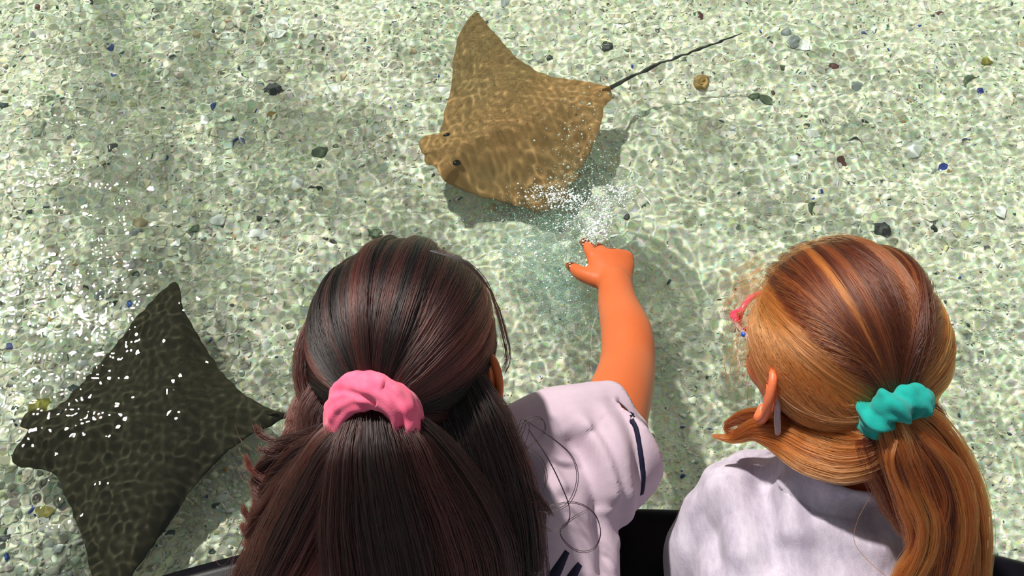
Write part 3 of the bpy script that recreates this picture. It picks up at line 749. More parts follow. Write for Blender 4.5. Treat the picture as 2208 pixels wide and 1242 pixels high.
HEMC = pd(1342, 952, 1.035); HN = Vector((.74, .62, -.22)).normalized()
ha = (pd(1283, 838, 1.055)-pd(1392, 1066, 1.01)); ha = (ha-HN*ha.dot(HN)).normalized(); hb = HN.cross(ha).normalized()
AHC = Vector((.045, .335, .190)); AN = Vector((1, .15, 0)).normalized(); aa = Vector((-.1, .62, .0)).normalized(); ab = Vector((0, 0, 1))
bm = bmesh.new()
torso(bm, [(-.040, -.10, .105, .135, .088, 0), (-.040, .02, .13, .132, .082, 0), (-.038, .13, .152, .136, .076, 0), (-.038, .23, .176, .138, .074, 0), (-.045, .30, .192, .138, .070, 0), (-.068, .350, .202, .118, .060, 0), (-.080, .385, .212, .066, .046, 0)])
def ring_mix(t):
    c = AHC.lerp(HEMC, t); a = (Vector((-.25, .9, -.1)).normalized()*.060).lerp(ha*.0545, t); b = (Vector((0, .05, 1))*.054).lerp(hb*.0545 if hb.z > 0 else -hb*.0545, t); return c, a, b
bm_loft(bm, [(AHC-Vector((.05, .0, .0)), Vector((-.25, .9, 0)).normalized()*.052, Vector((0, .05, 1))*.050)]+[ring_mix(t) for t in (0, .2, .4, .6, .8, 1)], 40)
bm_tube(bm, [Vector((-.06, .35, .200)), AHC+Vector((.010, .015, .004))], [.052, .050], n=8, seg=24)
# sleeve of the folded arm
bm_tube(bm, [Vector((.00, .372, .198)), Vector((.045, .390, .200)), Vector((.082, .405, .192))], [.048, .049, .048], n=10, seg=24)
bm_tube(bm, [Vector((-.04, .35, .190)), Vector((-.11, .33, .185)), SL1+Vector((0, 0, .002)), SL1.lerp(EL1b, .60)], [.056, .052, .047, .043], n=16, seg=24, cap=False)
bm_tube(bm, [Vector((-.068, .345, .200)), H1-U1*.105-F1*.034], [.056, .050], n=8, seg=24, cap=False)
NC1 = H1-U1*.105-F1*.034; NA1 = (NC1-Vector((-.068, .345, .200))).normalized()
sh = remesh(bm, .0034, 7, 'shirt')
hc_low = SL1.lerp(EL1b, .55); hn_low = (EL1b-SL1).normalized()
cut(sh, lambda c, n: ((c-HEMC).dot(HN) > -.0045 and n.dot(HN) > .55 and (c-HEMC).length < .075) or ((c-hc_low).dot(hn_low) > -.004 and n.dot(hn_low) > .6 and (c-hc_low).length < .06)
    or ((c-NC1).dot(NA1) > -.004 and n.dot(NA1) > .5 and (c-NC1).length < .055) or (c.y < -.098 and n.y < -.6))
r_f = np.random.default_rng(8); fn = sines(r_f, 16, .05, .14)
from mathutils.bvhtree import BVHTree
def on_cloth(me_):
    '''drop survey points onto the cloth surface'''
    tree = BVHTree.FromPolygons([v.co[:] for v in me_.vertices], [p.vertices[:] for p in me_.polygons])
    def f(*q):
        out = []
        for x, y, d in q:
            v = (pd(x, y, 1)-CAMP).normalized(); h = tree.ray_cast(CAMP, v)[0]; out.append(h if h is not None else pd(x, y, d))
        return out
    return f
Z_ = on_cloth(sh)
folds_displace(sh, [
    (Z_((1240, 895, .93), (1285, 960, .94), (1312, 1030, .94), (1322, 1090, .945)), .0065, 0.0078),
    (Z_((1215, 930, .93), (1255, 990, .93), (1285, 1060, .93), (1300, 1130, .93)), .010, -0.0071),
    (Z_((1290, 870, .95), (1325, 930, .96), (1345, 1010, .965), (1348, 1080, .97)), .0085, 0.0051),
    (Z_((1318, 850, .97), (1352, 900, .98), (1372, 970, .985), (1374, 1040, .985)), .0070, -0.0044),
    (Z_((1160, 960, .93), (1185, 1020, .92), (1215, 1075, .92)), .012, 0.0061),
    (Z_((1130, 985, .93), (1150, 1050, .92), (1190, 1110, .92)), .010, -0.0051),
    (Z_((1318, 1090, .945), (1325, 1150, .95), (1322, 1242, .96)), .0065, 0.0058),
    (Z_((1290, 1110, .93), (1305, 1180, .94), (1308, 1260, .95)), .010, -0.0058),
    (Z_((1345, 1050, .98), (1350, 1110, .98), (1338, 1190, .98)), .008, 0.0048),
], lambda P: .0012*fn(P))
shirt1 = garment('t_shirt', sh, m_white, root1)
shirt1['label'] = 'white short-sleeved t-shirt with navy trim'
# navy trim line just inside the sleeve hem
def ring_pts(off, rad, a0=0, a1=2*math.pi, n=60):
    return [HEMC+HN*off+ha*math.cos(t)*rad+(hb if hb.z > 0 else -hb)*math.sin(t)*rad for t in np.linspace(a0, a1, n)]
def surface_strip(name, me_obj_mesh, line, width, mat, parent, lift=.0009, raydir=None, label=None):
    """a flat printed or sewn strip that follows the cloth beneath it"""
    me_ = me_obj_mesh; tree = BVHTree.FromPolygons([v.co[:] for v in me_.vertices], [p.vertices[:] for p in me_.polygons])
    bm_ = bmesh.new(); prev = None; L = catmull(line, 60)
    for i in range(60):
        p = Vector(L[i]); t = Vector(L[min(i+1, 59)]-L[max(i-1, 0)]).normalized()
        loc, nr, _, _ = tree.find_nearest(p)
        w_ = width(i/59) if callable(width) else width
        side = t.cross(nr).normalized()*w_*.5; row = []
        for k in (-1, 0, 1):
            l2, n2, _, _ = tree.find_nearest(loc+side*k)
            row.append(l2+n2*lift if n2.dot(nr) > 0 else l2-n2*lift)
        row = [bm_.verts.new(q) for q in row]
        if prev:
            for k in range(2): bm_.faces.new((prev[k], prev[k+1], row[k+1], row[k]))
        prev = row
    me2 = bpy.data.meshes.new(name); bm_.to_mesh(me2); bm_.free()
    o = link(name, me2, mat); o.parent = parent
    s = o.modifiers.new('thickness', 'SOLIDIFY'); s.thickness = .0005; s.offset = 0
    if label: o['label'] = label
    return o
SHO = to_parent_space
Z_ = on_cloth(sh)
trim = surface_strip('sleeve_trim', sh, Z_((1361, 890, 1.0), (1372, 925, .99), (1381, 975, .985), (1386, 1025, .985), (1382, 1066, .99)), 0.0046, m_navy, shirt1, label='narrow navy line along the sleeve hem')
for pts, w0, w1 in ((((1222, 1189, .93), (1208, 1216, .93), (1192, 1246, .94), (1180, 1275, .94)), .0050, .013), (((1249, 1216, .94), (1237, 1236, .94), (1222, 1262, .95)), .0052, .010)):
    surface_strip('printed_bar', sh, Z_(*pts), (lambda a, b: (lambda t: a+(b-a)*t))(w0, w1), m_navy, shirt1, label='slanted navy bar printed on the back')

# shorts and shoes
def shorts(root, cx, y0, z0, mat):
    bm = bmesh.new(); bm_ellipsoid(bm, (cx, y0+.005, z0+.01), XYZ, (.125, .095, .085), 30)
    for s in (-1, 1): bm_tube(bm, [(cx+s*.055, y0, z0), (cx+s*.06, y0+.012, z0-.17)], [.080, .068], n=10, seg=24, cap=False)
    me_ = remesh(bm, .005, 5, 'shorts'); cut(me_, lambda c, n: c.z < z0-.165 and n.z < -.6)
    return garment('shorts', me_, mat, root)
def shoes(root, cx, y0, mat):
    for s in (-1, 1):
        bm = bmesh.new(); a = Vector((cx+s*.06, y0-.045, GROUND+.001))
        bm_loft(bm, [(a+Vector((0, -.045, .03)), Vector((.018, 0, 0)), Vector((0, 0, .028))), (a+Vector((0, -.02, .036)), Vector((.032, 0, 0)), Vector((0, 0, .036))), (a+Vector((0, .03, .034)), Vector((.034, 0, 0)), Vector((0, 0, .034))), (a+Vector((s*.005, .09, .026)), Vector((.036, 0, 0)), Vector((0, 0, .026))), (a+Vector((s*.008, .125, .018)), Vector((.024, 0, 0)), Vector((0, 0, .017)))], 24)
        to_parent_space(link('shoe', mesh_bm('shoe', bm), mat), root)
shorts(root1, -.055, -.10, .085, m_shorts); shoes(root1, -.055, -.10, m_shoe)

# -------------------------------------------------- person 2: copper hair, grey top, glasses
H2 = pd(1806, 752, .94); F2, U2, R2 = frame((-.46, .74, -.46), (.05, .50, .86))
root2 = empty('person', Vector((.29, .05, GROUND)))
tag(root2, 'child in a heather grey top, copper hair tied in a teal scrunchie, face turned aside', 'person')
bm = bmesh.new(); head_bm(bm, H2, F2, U2, R2, .93)
bm_tube(bm, [H2-U2*.05-F2*.015, H2-U2*.10-F2*.03, Vector((.283, .335, .190))], [.044, .039, .038], n=14, seg=24)
torso(bm, [(.285, -.09, .10, .10, .07, 0), (.285, .03, .125, .105, .07, 0), (.285, .15, .15, .100, .052, 0), (.285, .26, .170, .095, .046, 0), (.284, .32, .182, .080, .038, 0), (.283, .355, .195, .045, .032, 0)])
for s in (-1, 1):
    S_, E_, W_ = Vector((.285+s*.084, .335, .180)), Vector((.285+s*.095, .305, .105)), Vector((.285+s*.045, .300, RIMZ+.022))
    bm_tube(bm, [Vector((.283+s*.04, .330, .178)), S_, E_, W_], [.034, .031, .027, .019], n=24, seg=18)
    hand_bm(bm, W_, Vector((-s*.35, .8, -.04)), Vector((0, 0, 1)), Vector((-s, -.3, 0)), .72, curls=(.1, .12, .14, .16), thumb_open=.6)
add_legs(bm, .285, -.10, .085)
body2 = to_parent_space(link('body', remesh(bm, .0029, 5, 'body'), m_skin2), root2)
face_parts(root2, H2, F2, U2, R2, .93, m_skin2, None)
EARC2 = {}
for s in (-1, 1):
    c = H2+R2*s*.0725-U2*.026-F2*.004; EARC2[s] = c
    to_parent_space(link('ear', ear_mesh(c, F2, U2, R2*s, 1.0), m_skin2), root2)
bm = bmesh.new()
torso(bm, [(.285, -.10, .105, .142, .092, 0), (.285, .02, .13, .140, .086, 0), (.285, .12, .150, .137, .082, 0), (.285, .22, .172, .130, .078, 0), (.285, .29, .188, .118, .070, 0), (.283, .340, .200, .092, .058, 0), (.281, .372, .208, .058, .044, 0)])
for s in (-1, 1):
    S_, E_, W_ = Vector((.285+s*.080, .325, .182)), Vector((.285+s*.100, .285, .115)), Vector((.285+s*.06, .290, RIMZ+.030))
    bm_tube(bm, [Vector((.281+s*.03, .335, .19)), S_, E_, W_], [.052, .047, .039, .029], n=24, seg=24)
NC2 = H2-U2*.074-F2*.034; NA2 = (NC2-Vector((.283, .335, .198))).normalized()
bm_tube(bm, [Vector((.283, .335, .198)), NC2], [.056, .053], n=8, seg=24, cap=False)
sh2 = remesh(bm, .0034, 7, 'shirt')
cut(sh2, lambda c, n: ((c-NC2).dot(NA2) > -.004 and n.dot(NA2) > .5 and (c-NC2).length < .056) or (c.y < -.098 and n.y < -.6))
Z_ = on_cloth(sh2); r_g = np.random.default_rng(12); fa = sines(r_g, 22, .03, .11); fb = sines(r_g, 14, .10, .25)
folds_displace(sh2, [
    (Z_((1640, 1000, .93), (1650, 1080, .92), (1665, 1160, .92), (1660, 1250, .93)), .012, -0.0068),
    (Z_((1690, 1020, .92), (1710, 1100, .91), (1700, 1180, .92)), .016, 0.0068),
    (Z_((1560, 1030, .95), (1590, 1120, .94), (1600, 1242, .94)), .014, 0.0054),
    (Z_((1500, 1090, .97), (1540, 1150, .96), (1555, 1242, .96)), .010, -0.0044),
    (Z_((1780, 1020, .92), (1830, 1090, .91), (1900, 1130, .91)), .013, -0.0054),
    (Z_((1750, 1110, .91), (1840, 1170, .91), (1930, 1190, .92)), .014, 0.0051),
    (Z_((1850, 1050, .91), (1920, 1060, .91), (1990, 1090, .92)), .010, 0.0051),
], lambda P: .0014*fa(P)+.0012*fb(P))
shirt2 = garment('grey_top', sh2, m_grey, root2); shirt2['label'] = 'heather grey cotton top'
shorts(root2, .285, -.10, .085, m_shorts); shoes(root2, .285, -.10, m_shoe)

# glasses: pink front, clear temples
m_pink = noisy_mat('pink_acetate', (.80, .02, .10), (.88, .04, .16), 40, .25)
m_clear, nt, b = new_mat('clear_acetate'); b.inputs['Base Color'].default_value = (.93, .86, .97, 1); b.inputs['Roughness'].default_value = .12; b.inputs['Transmission Weight'].default_value = .75; b.inputs['IOR'].default_value = 1.45
m_lens, nt, b = new_mat('clear_lens'); b.inputs['Base Color'].default_value = (.97, .98, 1, 1); b.inputs['Roughness'].default_value = .02; b.inputs['Transmission Weight'].default_value = 1; b.inputs['IOR'].default_value = 1.02
m_bluep = noisy_mat('blue_hinge', (.01, .09, .55), (.02, .12, .65), 40, .3)
gl = empty('eyeglasses', H2+F2*.09); tag(gl, 'child eyeglasses with a pink front and clear temples tucked behind the ear', 'glasses')
Q = lambda f, u, r: H2+F2*f*.93+U2*u*.93+R2*r*.93
bm = bmesh.new()
for s in (-1, 1):
    pts = [Q(.088-.006*abs(math.cos(t)*.5+s*.5)**2*2, .004+.018*math.sin(t), s*.031+.024*math.cos(t)) for t in np.linspace(0, 2*math.pi, 30)]
    bm_tube(bm, pts, [.0026]*4, n=60, seg=8, cap=False)
bm_tube(bm, [Q(.090, .008, -.008), Q(.094, .011, 0), Q(.090, .008, .008)], [.0022]*3, n=10, seg=8)
for s in (-1, 1): bm_tube(bm, [Q(.078, .012, s*.053), Q(.074, .014, s*.064), Q(.064, .013, s*.069)], [.0038, .0036, .003], n=8, seg=8)
to_parent_space(link('frame', mesh_bm('frame', bm), m_pink), gl)['label'] = 'pink front frame'
for s in (-1, 1):
    bm = bmesh.new(); bm_tube(bm, [Q(.066, .013, s*.0705), Q(.040, .010, s*.0745), Q(.012, .006, s*.0765), Q(-.005, -.004, s*.0785), Q(-.0165, -.020, s*.0815), Q(-.022, -.040, s*.0825), Q(-.024, -.054, s*.081)], [.0020, .0019, .0019, .0020, .0024, .0030, .0026], n=34, seg=10, flat=.7)
    t = to_parent_space(link('temple', mesh_bm('temple', bm), m_clear), gl); t['label'] = 'clear plastic temple'
    bm = bmesh.new(); bm_ellipsoid(bm, Q(.044, .011, s*.0762), (F2, U2, R2), (.0026, .0022, .0018), 12)
    hg = link('hinge', mesh_bm('hinge', bm), m_bluep); hg.parent = t; hg['label'] = 'small blue hinge dot'
    bm = bmesh.new(); bm_ellipsoid(bm, Q(.086, .004, s*.031), (F2, U2, R2), (.0008, .017, .023), 24)
    to_parent_space(link('lens', mesh_bm('lens', bm), m_lens), gl)

# ================================================================ hair
def hair_mat(name, c1, c2, rough=.28, coat=0.0):
    m = bpy.data.materials.new(name); m.use_nodes = True; nt = m.node_tree; nt.nodes.clear()
    out = N(nt, 'ShaderNodeOutputMaterial'); h = N(nt, 'ShaderNodeBsdfHairPrincipled', parametrization='COLOR')
    a = N(nt, 'ShaderNodeAttribute', attribute_name='tint'); cr = N(nt, 'ShaderNodeValToRGB')
    cr.color_ramp.elements[0].color = (*c1, 1); cr.color_ramp.elements[1].color = (*c2, 1); cr.color_ramp.elements[0].position = .1; cr.color_ramp.elements[1].position = .9
    nt.links.new(a.outputs['Fac'], cr.inputs[0]); nt.links.new(cr.outputs[0], h.inputs['Color']); nt.links.new(h.outputs[0], out.inputs[0])
    h.inputs['Roughness'].default_value = rough; h.inputs['Radial Roughness'].default_value = .55; h.inputs['Random Roughness'].default_value = .2
    return m

class Hair:
    def __init__(s, seed): s.r = np.random.default_rng(seed); s.strands = []; s.tints = []; s.rad = []; s.bm = bmesh.new()
    def add(s, P, tint, rad=.00016):
        """P: (n strands, n points, 3)"""
        s.strands.append(P); s.tints.append(np.broadcast_to(tint, (len(P),)).copy()); s.rad.append(np.full(len(P), rad))
    def lock(s, guide, width, n, flat=.4, tint=.5, tvar=.22, spread=1.0, npts=22, frizz=.0009, core=.74, wave=0.0, thin=None, ends=.25):
        """a lock of hair along survey points (px, py, distance); width in metres at each point"""
        G = catmull([pd(*q) for q in guide], npts); W_ = np.interp(np.linspace(0, 1, npts), np.linspace(0, 1, len(width)), width)*.5
        T = np.gradient(G, axis=0); T /= np.linalg.norm(T, axis=1)[:, None]
        toC = np.array(-FWD); B = np.cross(T, toC); B /= np.maximum(np.linalg.norm(B, axis=1), 1e-6)[:, None]
        for i in range(1, npts):
            if B[i] @ B[i-1] < 0: B[i] *= -1
        Nn = np.cross(T, B); r = s.r
        if core:
            rings = [(Vector(G[i]), Vector(B[i]*W_[i]*core), Vector(Nn[i]*W_[i]*flat*core)) for i in range(npts)]
            bm_loft(s.bm, rings, 18)
        k = max(4, n//60); ca = r.uniform(0, 2*math.pi, k); cr_ = np.sqrt(r.uniform(.05, 1, k)); ct = r.uniform(-1, 1, k)
        ci = r.integers(0, k, n); ph = ca[ci]+r.normal(0, .28, n); rh = np.clip(cr_[ci]+r.normal(0, .16, n), 0, 1.12)
        t = np.linspace(0, 1, npts)
        conv = np.ones((n, npts)); drift = r.normal(0, .10, (n, 1))*t[None]*spread + r.normal(0, .35, (n, 1))*np.clip(t-.8, 0, 1)[None]*2*ends
        a = (rh*np.cos(ph))[:, None]*conv+drift; b = (rh*np.sin(ph))[:, None]*conv+r.normal(0, .06, (n, 1))*t[None]
        fz = np.cumsum(r.normal(0, 1, (n, npts, 3)), 1)*frizz*.33
        wv = wave*np.sin(t[None]*r.uniform(5, 9, (n, 1))+(ca[ci]*2)[:, None])
        P = G[None]+(a*W_[None])[..., None]*B[None]+(b*W_[None]*flat)[..., None]*Nn[None]+wv[..., None]*B[None]+fz
        s.add(P, np.clip(tint+tvar*ct[ci]+r.normal(0, .10, n), 0, 1))
    def single(s, pts, rad=.00028, tint=.4, n=40, copies=1, jit=.0012):
        P = catmull([pd(*q) for q in pts], n)
        for c in range(copies):
            s.add((P+s.r.normal(0, jit, 3)[None]*(c > 0)+np.linspace(0, 1, n)[:, None]*s.r.normal(0, jit*2, 3)[None]*(c > 0))[None], tint, rad)
    def cap(s, H, F, U, R, rad, gdir, Gp, n, hairline, sweep=.01, tint=(.5, .3), npts=22, lift=.0035, seed=0, twist=None, thick=.006, tintf=None):
        """scalp hair combed over an ellipsoid to the gathering point Gp"""
        M = np.array([list(F), list(U), list(R)]); H_ = np.array(H); rad = np.array(rad); r = s.r
        ng = np.array(gdir, float); ng /= np.linalg.norm(ng)
        # solid mass beneath
        V = []; nu, nv = 96, 64; 
        for j in range(nv+1):
            for i in range(nu):
                a, b = 2*math.pi*i/nu, math.pi*j/nv; V.append((math.sin(b)*math.cos(a), math.sin(b)*math.sin(a), math.cos(b)))
        V = np.array(V); Q = np.array([(j*nu+i, j*nu+(i+1) % nu, (j+1)*nu+(i+1) % nu, (j+1)*nu+i) for j in range(nv) for i in range(nu)])
        V = V[:, [1, 2, 0]]                      # pole along the crown
        Gl = M @ (np.array(Gp)-H_)
        def pull(D, L):
            ang = np.arccos(np.clip(D @ ng, -1, 1)); w = np.exp(-(ang/.42)**2)*.62
            P = D*(rad+L[:, None]); return P+(Gl-P)*w[:, None]
        keep = hairline(V*rad); P = pull(V, np.full(len(V), -thick*.35))
        W0 = P @ M+H_
        idx = [s.bm.verts.new(p) for p in W0]
        for q in Q:
            if keep[q].all():
                try: s.bm.faces.new([idx[k] for k in q])
                except ValueError: pass
        bmesh.ops.delete(s.bm, geom=[v for v in idx if not v.link_faces], context='VERTS')
        # strands
        D = r.normal(size=(n*3, 3)); D /= np.linalg.norm(D, axis=1)[:, None]; D = D[hairline(D*rad)][:n]; n = len(D)
        e1 = np.cross(ng, [0, 1, .3]); e1 /= np.linalg.norm(e1); e2 = np.cross(ng, e1)
        phi = np.arctan2(D @ e2, D @ e1); om = np.arccos(np.clip(D @ ng, -.999, .999))
        rr = np.random.default_rng(seed+5)
        def per(nf, amp): 
            k = rr.integers(1, nf, 14); p = rr.uniform(0, 6.28, 14); return lambda x: amp*sum(math.sqrt(1/7)*np.sin(k[i]*x+p[i]) for i in range(14))
        lat = per(7, sweep); lay = per(70, .0011); big = per(14, .0016); tn = per(50, tint[1]*.7); tb = per(9, tint[1]*.6)
        sarr = np.linspace(0, 1, npts)
        so = np.sin(om)[:, None]
        A = (np.sin((1-sarr)[None]*om[:, None])/so)[..., None]*D[:, None]+(np.sin(sarr[None]*om[:, None])/so)[..., None]*ng
        side = np.cross(D, ng); side /= np.linalg.norm(side, axis=1)[:, None]
        lt = lat(phi)+r.normal(0, .0025, n)
        A = A+side[:, None]*(lt[:, None]/.08*np.sin(sarr*math.pi)[None]*np.sin(om)[:, None])[..., None]
        A /= np.linalg.norm(A, axis=2)[..., None]
        dpt = r.uniform(0, 1, n)**.6
        L = (lay(phi)+big(phi)+lift*dpt-.001)[:, None]*np.ones(npts)[None]+np.cumsum(r.normal(0, .00012, (n, npts)), 1)
        P = pull(A.reshape(-1, 3), L.ravel()).reshape(n, npts, 3)
        # last stretch runs into the band
        wl = np.clip((sarr-.80)/.2, 0, 1)**1.5
        off = (A[:, -3]-ng*(A[:, -3] @ ng)[:, None]); off /= np.maximum(np.linalg.norm(off, axis=1), 1e-5)[:, None]
        end = Gl+off*.013*np.sqrt(r.uniform(0, 1, n))[:, None]
        P = P*(1-wl)[None, :, None]+end[:, None]*wl[None, :, None]
        tt = tint[0]+tn(phi)+tb(phi)+r.normal(0, .10, n)+(0 if tintf is None else tintf(D))
        s.add(P @ M+H_, np.clip(tt, 0, 1))
    def build(s, root, core_mat, mat, label):
        me = mesh_bm('hair', s.bm); o = to_parent_space(link('hair', me, core_mat), root); o['label'] = label
        hc = bpy.data.hair_curves.new('hair_strands'); sizes = []; pos = []; rad = []; tint = []
        for P, t, rd in zip(s.strands, s.tints, s.rad):
            n, k = P.shape[:2]; sizes += [k]*n; pos.append(P.reshape(-1, 3)); tint.append(t)
            taper = np.concatenate([np.ones(k-3), [.85, .6, .25]]); rad.append((rd[:, None]*taper[None]).ravel())
        hc.add_curves(sizes)
        hc.attributes['position'].data.foreach_set('vector', np.concatenate(pos).astype(np.float32).ravel())
        ra = hc.attributes.get('radius') or hc.attributes.new('radius', 'FLOAT', 'POINT'); ra.data.foreach_set('value', np.concatenate(rad).astype(np.float32))
        ta = hc.attributes.new('tint', 'FLOAT', 'CURVE'); ta.data.foreach_set('value', np.concatenate(tint).astype(np.float32))
        h = bpy.data.objects.new('hair_strands', hc); COL.objects.link(h); hc.materials.append(mat); h.parent = o; h['kind'] = 'stuff'
        print('strands', len(sizes), 'points', sum(sizes))
        return o

m_hair1 = hair_mat('hair_dark_brown', (.003, .0015, .0015), (.056, .0125, .009), .30)
m_hair2 = hair_mat('hair_copper', (.050, .011, .004), (.48, .100, .020), .30)
m_core1 = noisy_mat('hair_mass_dark', (.004, .002, .002), (.012, .006, .005), 60, .55, spec=.2)
m_core2 = noisy_mat('hair_mass_copper', (.020, .006, .003), (.05, .016, .006), 60, .6, spec=.2)

# ---- dark ponytail
G1p = pd(806, 898, .845)
h1 = Hair(3)
line1 = lambda Q: ((Q[:, 0]*.85-Q[:, 1]*.75) < .030) & (Q[:, 1] > -.062)
HC1 = H1+U1*.010-F1*.004
M1 = np.array([list(F1), list(U1), list(R1)]); g1 = M1 @ np.array(G1p-HC1); g1n = g1/np.array((.090, .085, .0770)); 
h1.cap(HC1, F1, U1, R1, (.090, .085, .0770), g1n, G1p, 17000, line1, sweep=.006, tint=(.42, .30), seed=1)
m = 1/2600      # one pixel at hair distance, in metres
h1.lock([(806, 890, .842), (815, 990, .832), (835, 1110, .842), (860, 1230, .855), (870, 1330, .87)], [110*m, 190*m, 250*m, 280*m, 280*m], 2600, .42, .40)
h1.lock([(775, 905, .848), (725, 985, .842), (680, 1080, .852), (630, 1180, .868), (580, 1280, .88)], [80*m, 120*m, 150*m, 150*m, 120*m], 1500, .45, .55)  # left-hand locks get a lighter tint, painting in the sun on them
h1.lock([(845, 905, .848), (905, 985, .845), (955, 1080, .855), (1000, 1190, .868), (1020, 1320, .88)], [80*m, 130*m, 170*m, 190*m, 190*m], 1700, .42, .22)
h1.lock([(765, 925, .855), (705, 965, .862), (645, 1000, .872), (600, 1042, .885), (568, 1068, .895), (548, 1052, .90)], [50*m, 75*m, 75*m, 60*m, 35*m, 12*m], 900, .4, .55)
h1.lock([(745, 935, .855), (685, 1015, .862), (625, 1080, .875), (575, 1130, .888), (538, 1165, .90)], [60*m, 90*m, 95*m, 75*m, 26*m], 1000, .4, .65)
h1.lock([(640, 985, .885), (598, 985, .89), (566, 1010, .895), (556, 1048, .90), (585, 1072, .895), (640, 1062, .885)], [30*m, 34*m, 26*m, 22*m, 24*m, 14*m], 420, .4, .35, core=.5)
h1.lock([(700, 1050, .862), (640, 1130, .875), (585, 1195, .89), (545, 1245, .90), (520, 1300, .905)], [90*m, 120*m, 120*m, 90*m, 40*m], 1000, .4, .62)
h1.lock([(980, 830, .900), (1010, 930, .892), (1045, 1040, .890), (1075, 1140, .888), (1095, 1290, .90)], [130*m, 180*m, 190*m, 170*m, 150*m], 1500, .4, .10)  # right-hand locks tinted near black: the shaded side is painted in
h1.lock([(1030, 830, .925), (1058, 900, .918), (1078, 985, .905), (1105, 1060, .898), (1140, 1115, .900), (1162, 1150, .905)], [60*m, 80*m, 100*m, 100*m, 70*m, 14*m], 900, .4, .10)
h1.lock([(1050, 1040, .895), (1100, 1120, .892), (1128, 1180, .895), (1122, 1230, .90), (1090, 1290, .905)], [120*m, 120*m, 90*m, 70*m, 60*m], 800, .4, .12)
h1.lock([(880, 860, .895), (905, 980, .885), (935, 1110, .882), (955, 1280, .895)], [250*m, 290*m, 300*m, 300*m], 1600, .25, .12)
h1.lock([(690, 830, .925), (672, 890, .915), (655, 935, .905), (620, 965, .90), (588, 968, .902)], [70*m, 90*m, 80*m, 45*m, 10*m], 800, .45, .70)
h1.lock([(760, 820, .905), (715, 900, .893), (700, 980, .885), (660, 1050, .885)], [130*m, 140*m, 120*m, 80*m], 1200, .4, .42)
h1.lock([(672, 850, .925), (652, 838, .925), (646, 812, .928), (658, 792, .93), (672, 788, .932)], [22*m, 24*m, 18*m, 10*m, 4*m], 160, .5, .7, core=0)
h1.lock([(690, 880, .918), (664, 868, .92), (650, 835, .922), (655, 805, .925)], [20*m, 18*m, 14*m, 4*m], 120, .5, .6, core=0)
h1.lock([(686, 680, .915), (664, 735, .91), (659, 800, .905), (674, 860, .90), (690, 900, .895)], [30*m, 46*m, 56*m, 60*m, 40*m], 700, .5, .6)
for k in range(26):       # thin arc of hair standing off the temple
    q = h1.r.normal(0, 1); w_ = h1.r.uniform(0, 1); e_ = h1.r.uniform(-40, 10)
    h1.single(((930+q*6, 540, .895), (1000+q*4, 566-4*w_, .888), (1046+q*3, 610-6*w_, .888), (1076-10*w_, 662, .89), (1095-16*w_, 722, .90), (1102-14*w_, 775+e_*.5, .905), (1090-10*w_, 806+e_, .91)), .00016, .12, 40)
# loose curls lying over the shirt
for pts in (((1075, 1000, .90), (1112, 935, .897), (1124, 905, .895), (1133, 915, .895), (1118, 955, .895), (1085, 1000, .897)),
            ((1080, 1010, .897), (1135, 965, .893), (1172, 930, .892), (1168, 902, .892), (1140, 900, .892), (1105, 925, .893), (1080, 950, .897)),
            ((1130, 905, .893), (1190, 945, .888), (1232, 985, .885), (1243, 1035, .885), (1222, 1085, .885), (1175, 1103, .887), (1120, 1092, .89)),
            ((1140, 925, .892), (1180, 985, .886), (1210, 1045, .884), (1228, 1095, .884), (1222, 1128, .885), (1190, 1142, .887), (1150, 1120, .89)),
            ((1120, 950, .893), (1165, 985, .888), (1180, 1030, .886), (1160, 1070, .887), (1110, 1090, .89)),
            ((1100, 1105, .893), (1170, 1095, .888), (1235, 1085, .885), (1278, 1105, .888), (1295, 1145, .89), (1285, 1180, .892), (1258, 1192, .892), (1228, 1180, .89), (1208, 1148, .888), (1235, 1120, .887), (1268, 1102, .888)),
            ((1130, 1125, .892), (1160, 1165, .89), (1180, 1215, .89), (1178, 1260, .893)),
            ((1110, 960, .895), (1140, 1000, .892), (1150, 1050, .89), (1130, 1085, .892), (1100, 1095, .895))):
    h1.single(pts, .00030, .06, 60, 2, .0008)
for k in range(12):       # loose curling wisps at the outer side of the tail
    k = h1.r.uniform(0, 17); y0 = 930+k*17; x0 = 650-k*5+h1.r.normal(0, 8); L_ = h1.r.uniform(45, 105); up_ = h1.r.uniform(-45, 35); z0 = .878+.001*k
    h1.lock([(x0+60, y0-20, z0-.01), (x0, y0, z0), (x0-L_*.5, y0+16+up_*.1, z0+.008), (x0-L_*.85, y0+10+up_*.5, z0+.012), (x0-L_, y0+up_, z0+.014)], [26*m, 22*m, 15*m, 8*m, 2*m], 70, .5, h1.r.uniform(.3, .85), core=0, tvar=.1)
for k in range(9):        # wisps over the shoulder
    x0 = 1120+h1.r.normal(0, 14); y0 = 1020+k*22; L_ = h1.r.uniform(30, 70)
    h1.lock([(x0-50, y0-40, .885), (x0-10, y0, .884), (x0+L_*.5, y0+40, .885), (x0+L_*.8, y0+50+h1.r.uniform(-10, 30), .888)], [20*m, 16*m, 9*m, 2*m], 40, .5, .12, core=0, tvar=.08)
for _ in range(90):       # flyaways around the tail
    a = h1.r.uniform(0, 1); x0 = 640+h1.r.normal(0, 30); y0 = 950+a*260; dx = -h1.r.uniform(40, 110); bend = h1.r.uniform(-40, 50)
    h1.single(((x0+30, y0, .87), (x0+dx*.4, y0+20+bend*.3, .88), (x0+dx*.8, y0+30+bend, .895), (x0+dx, y0+bend*1.3, .90)), .00013, h1.r.uniform(.4, .9), 16)
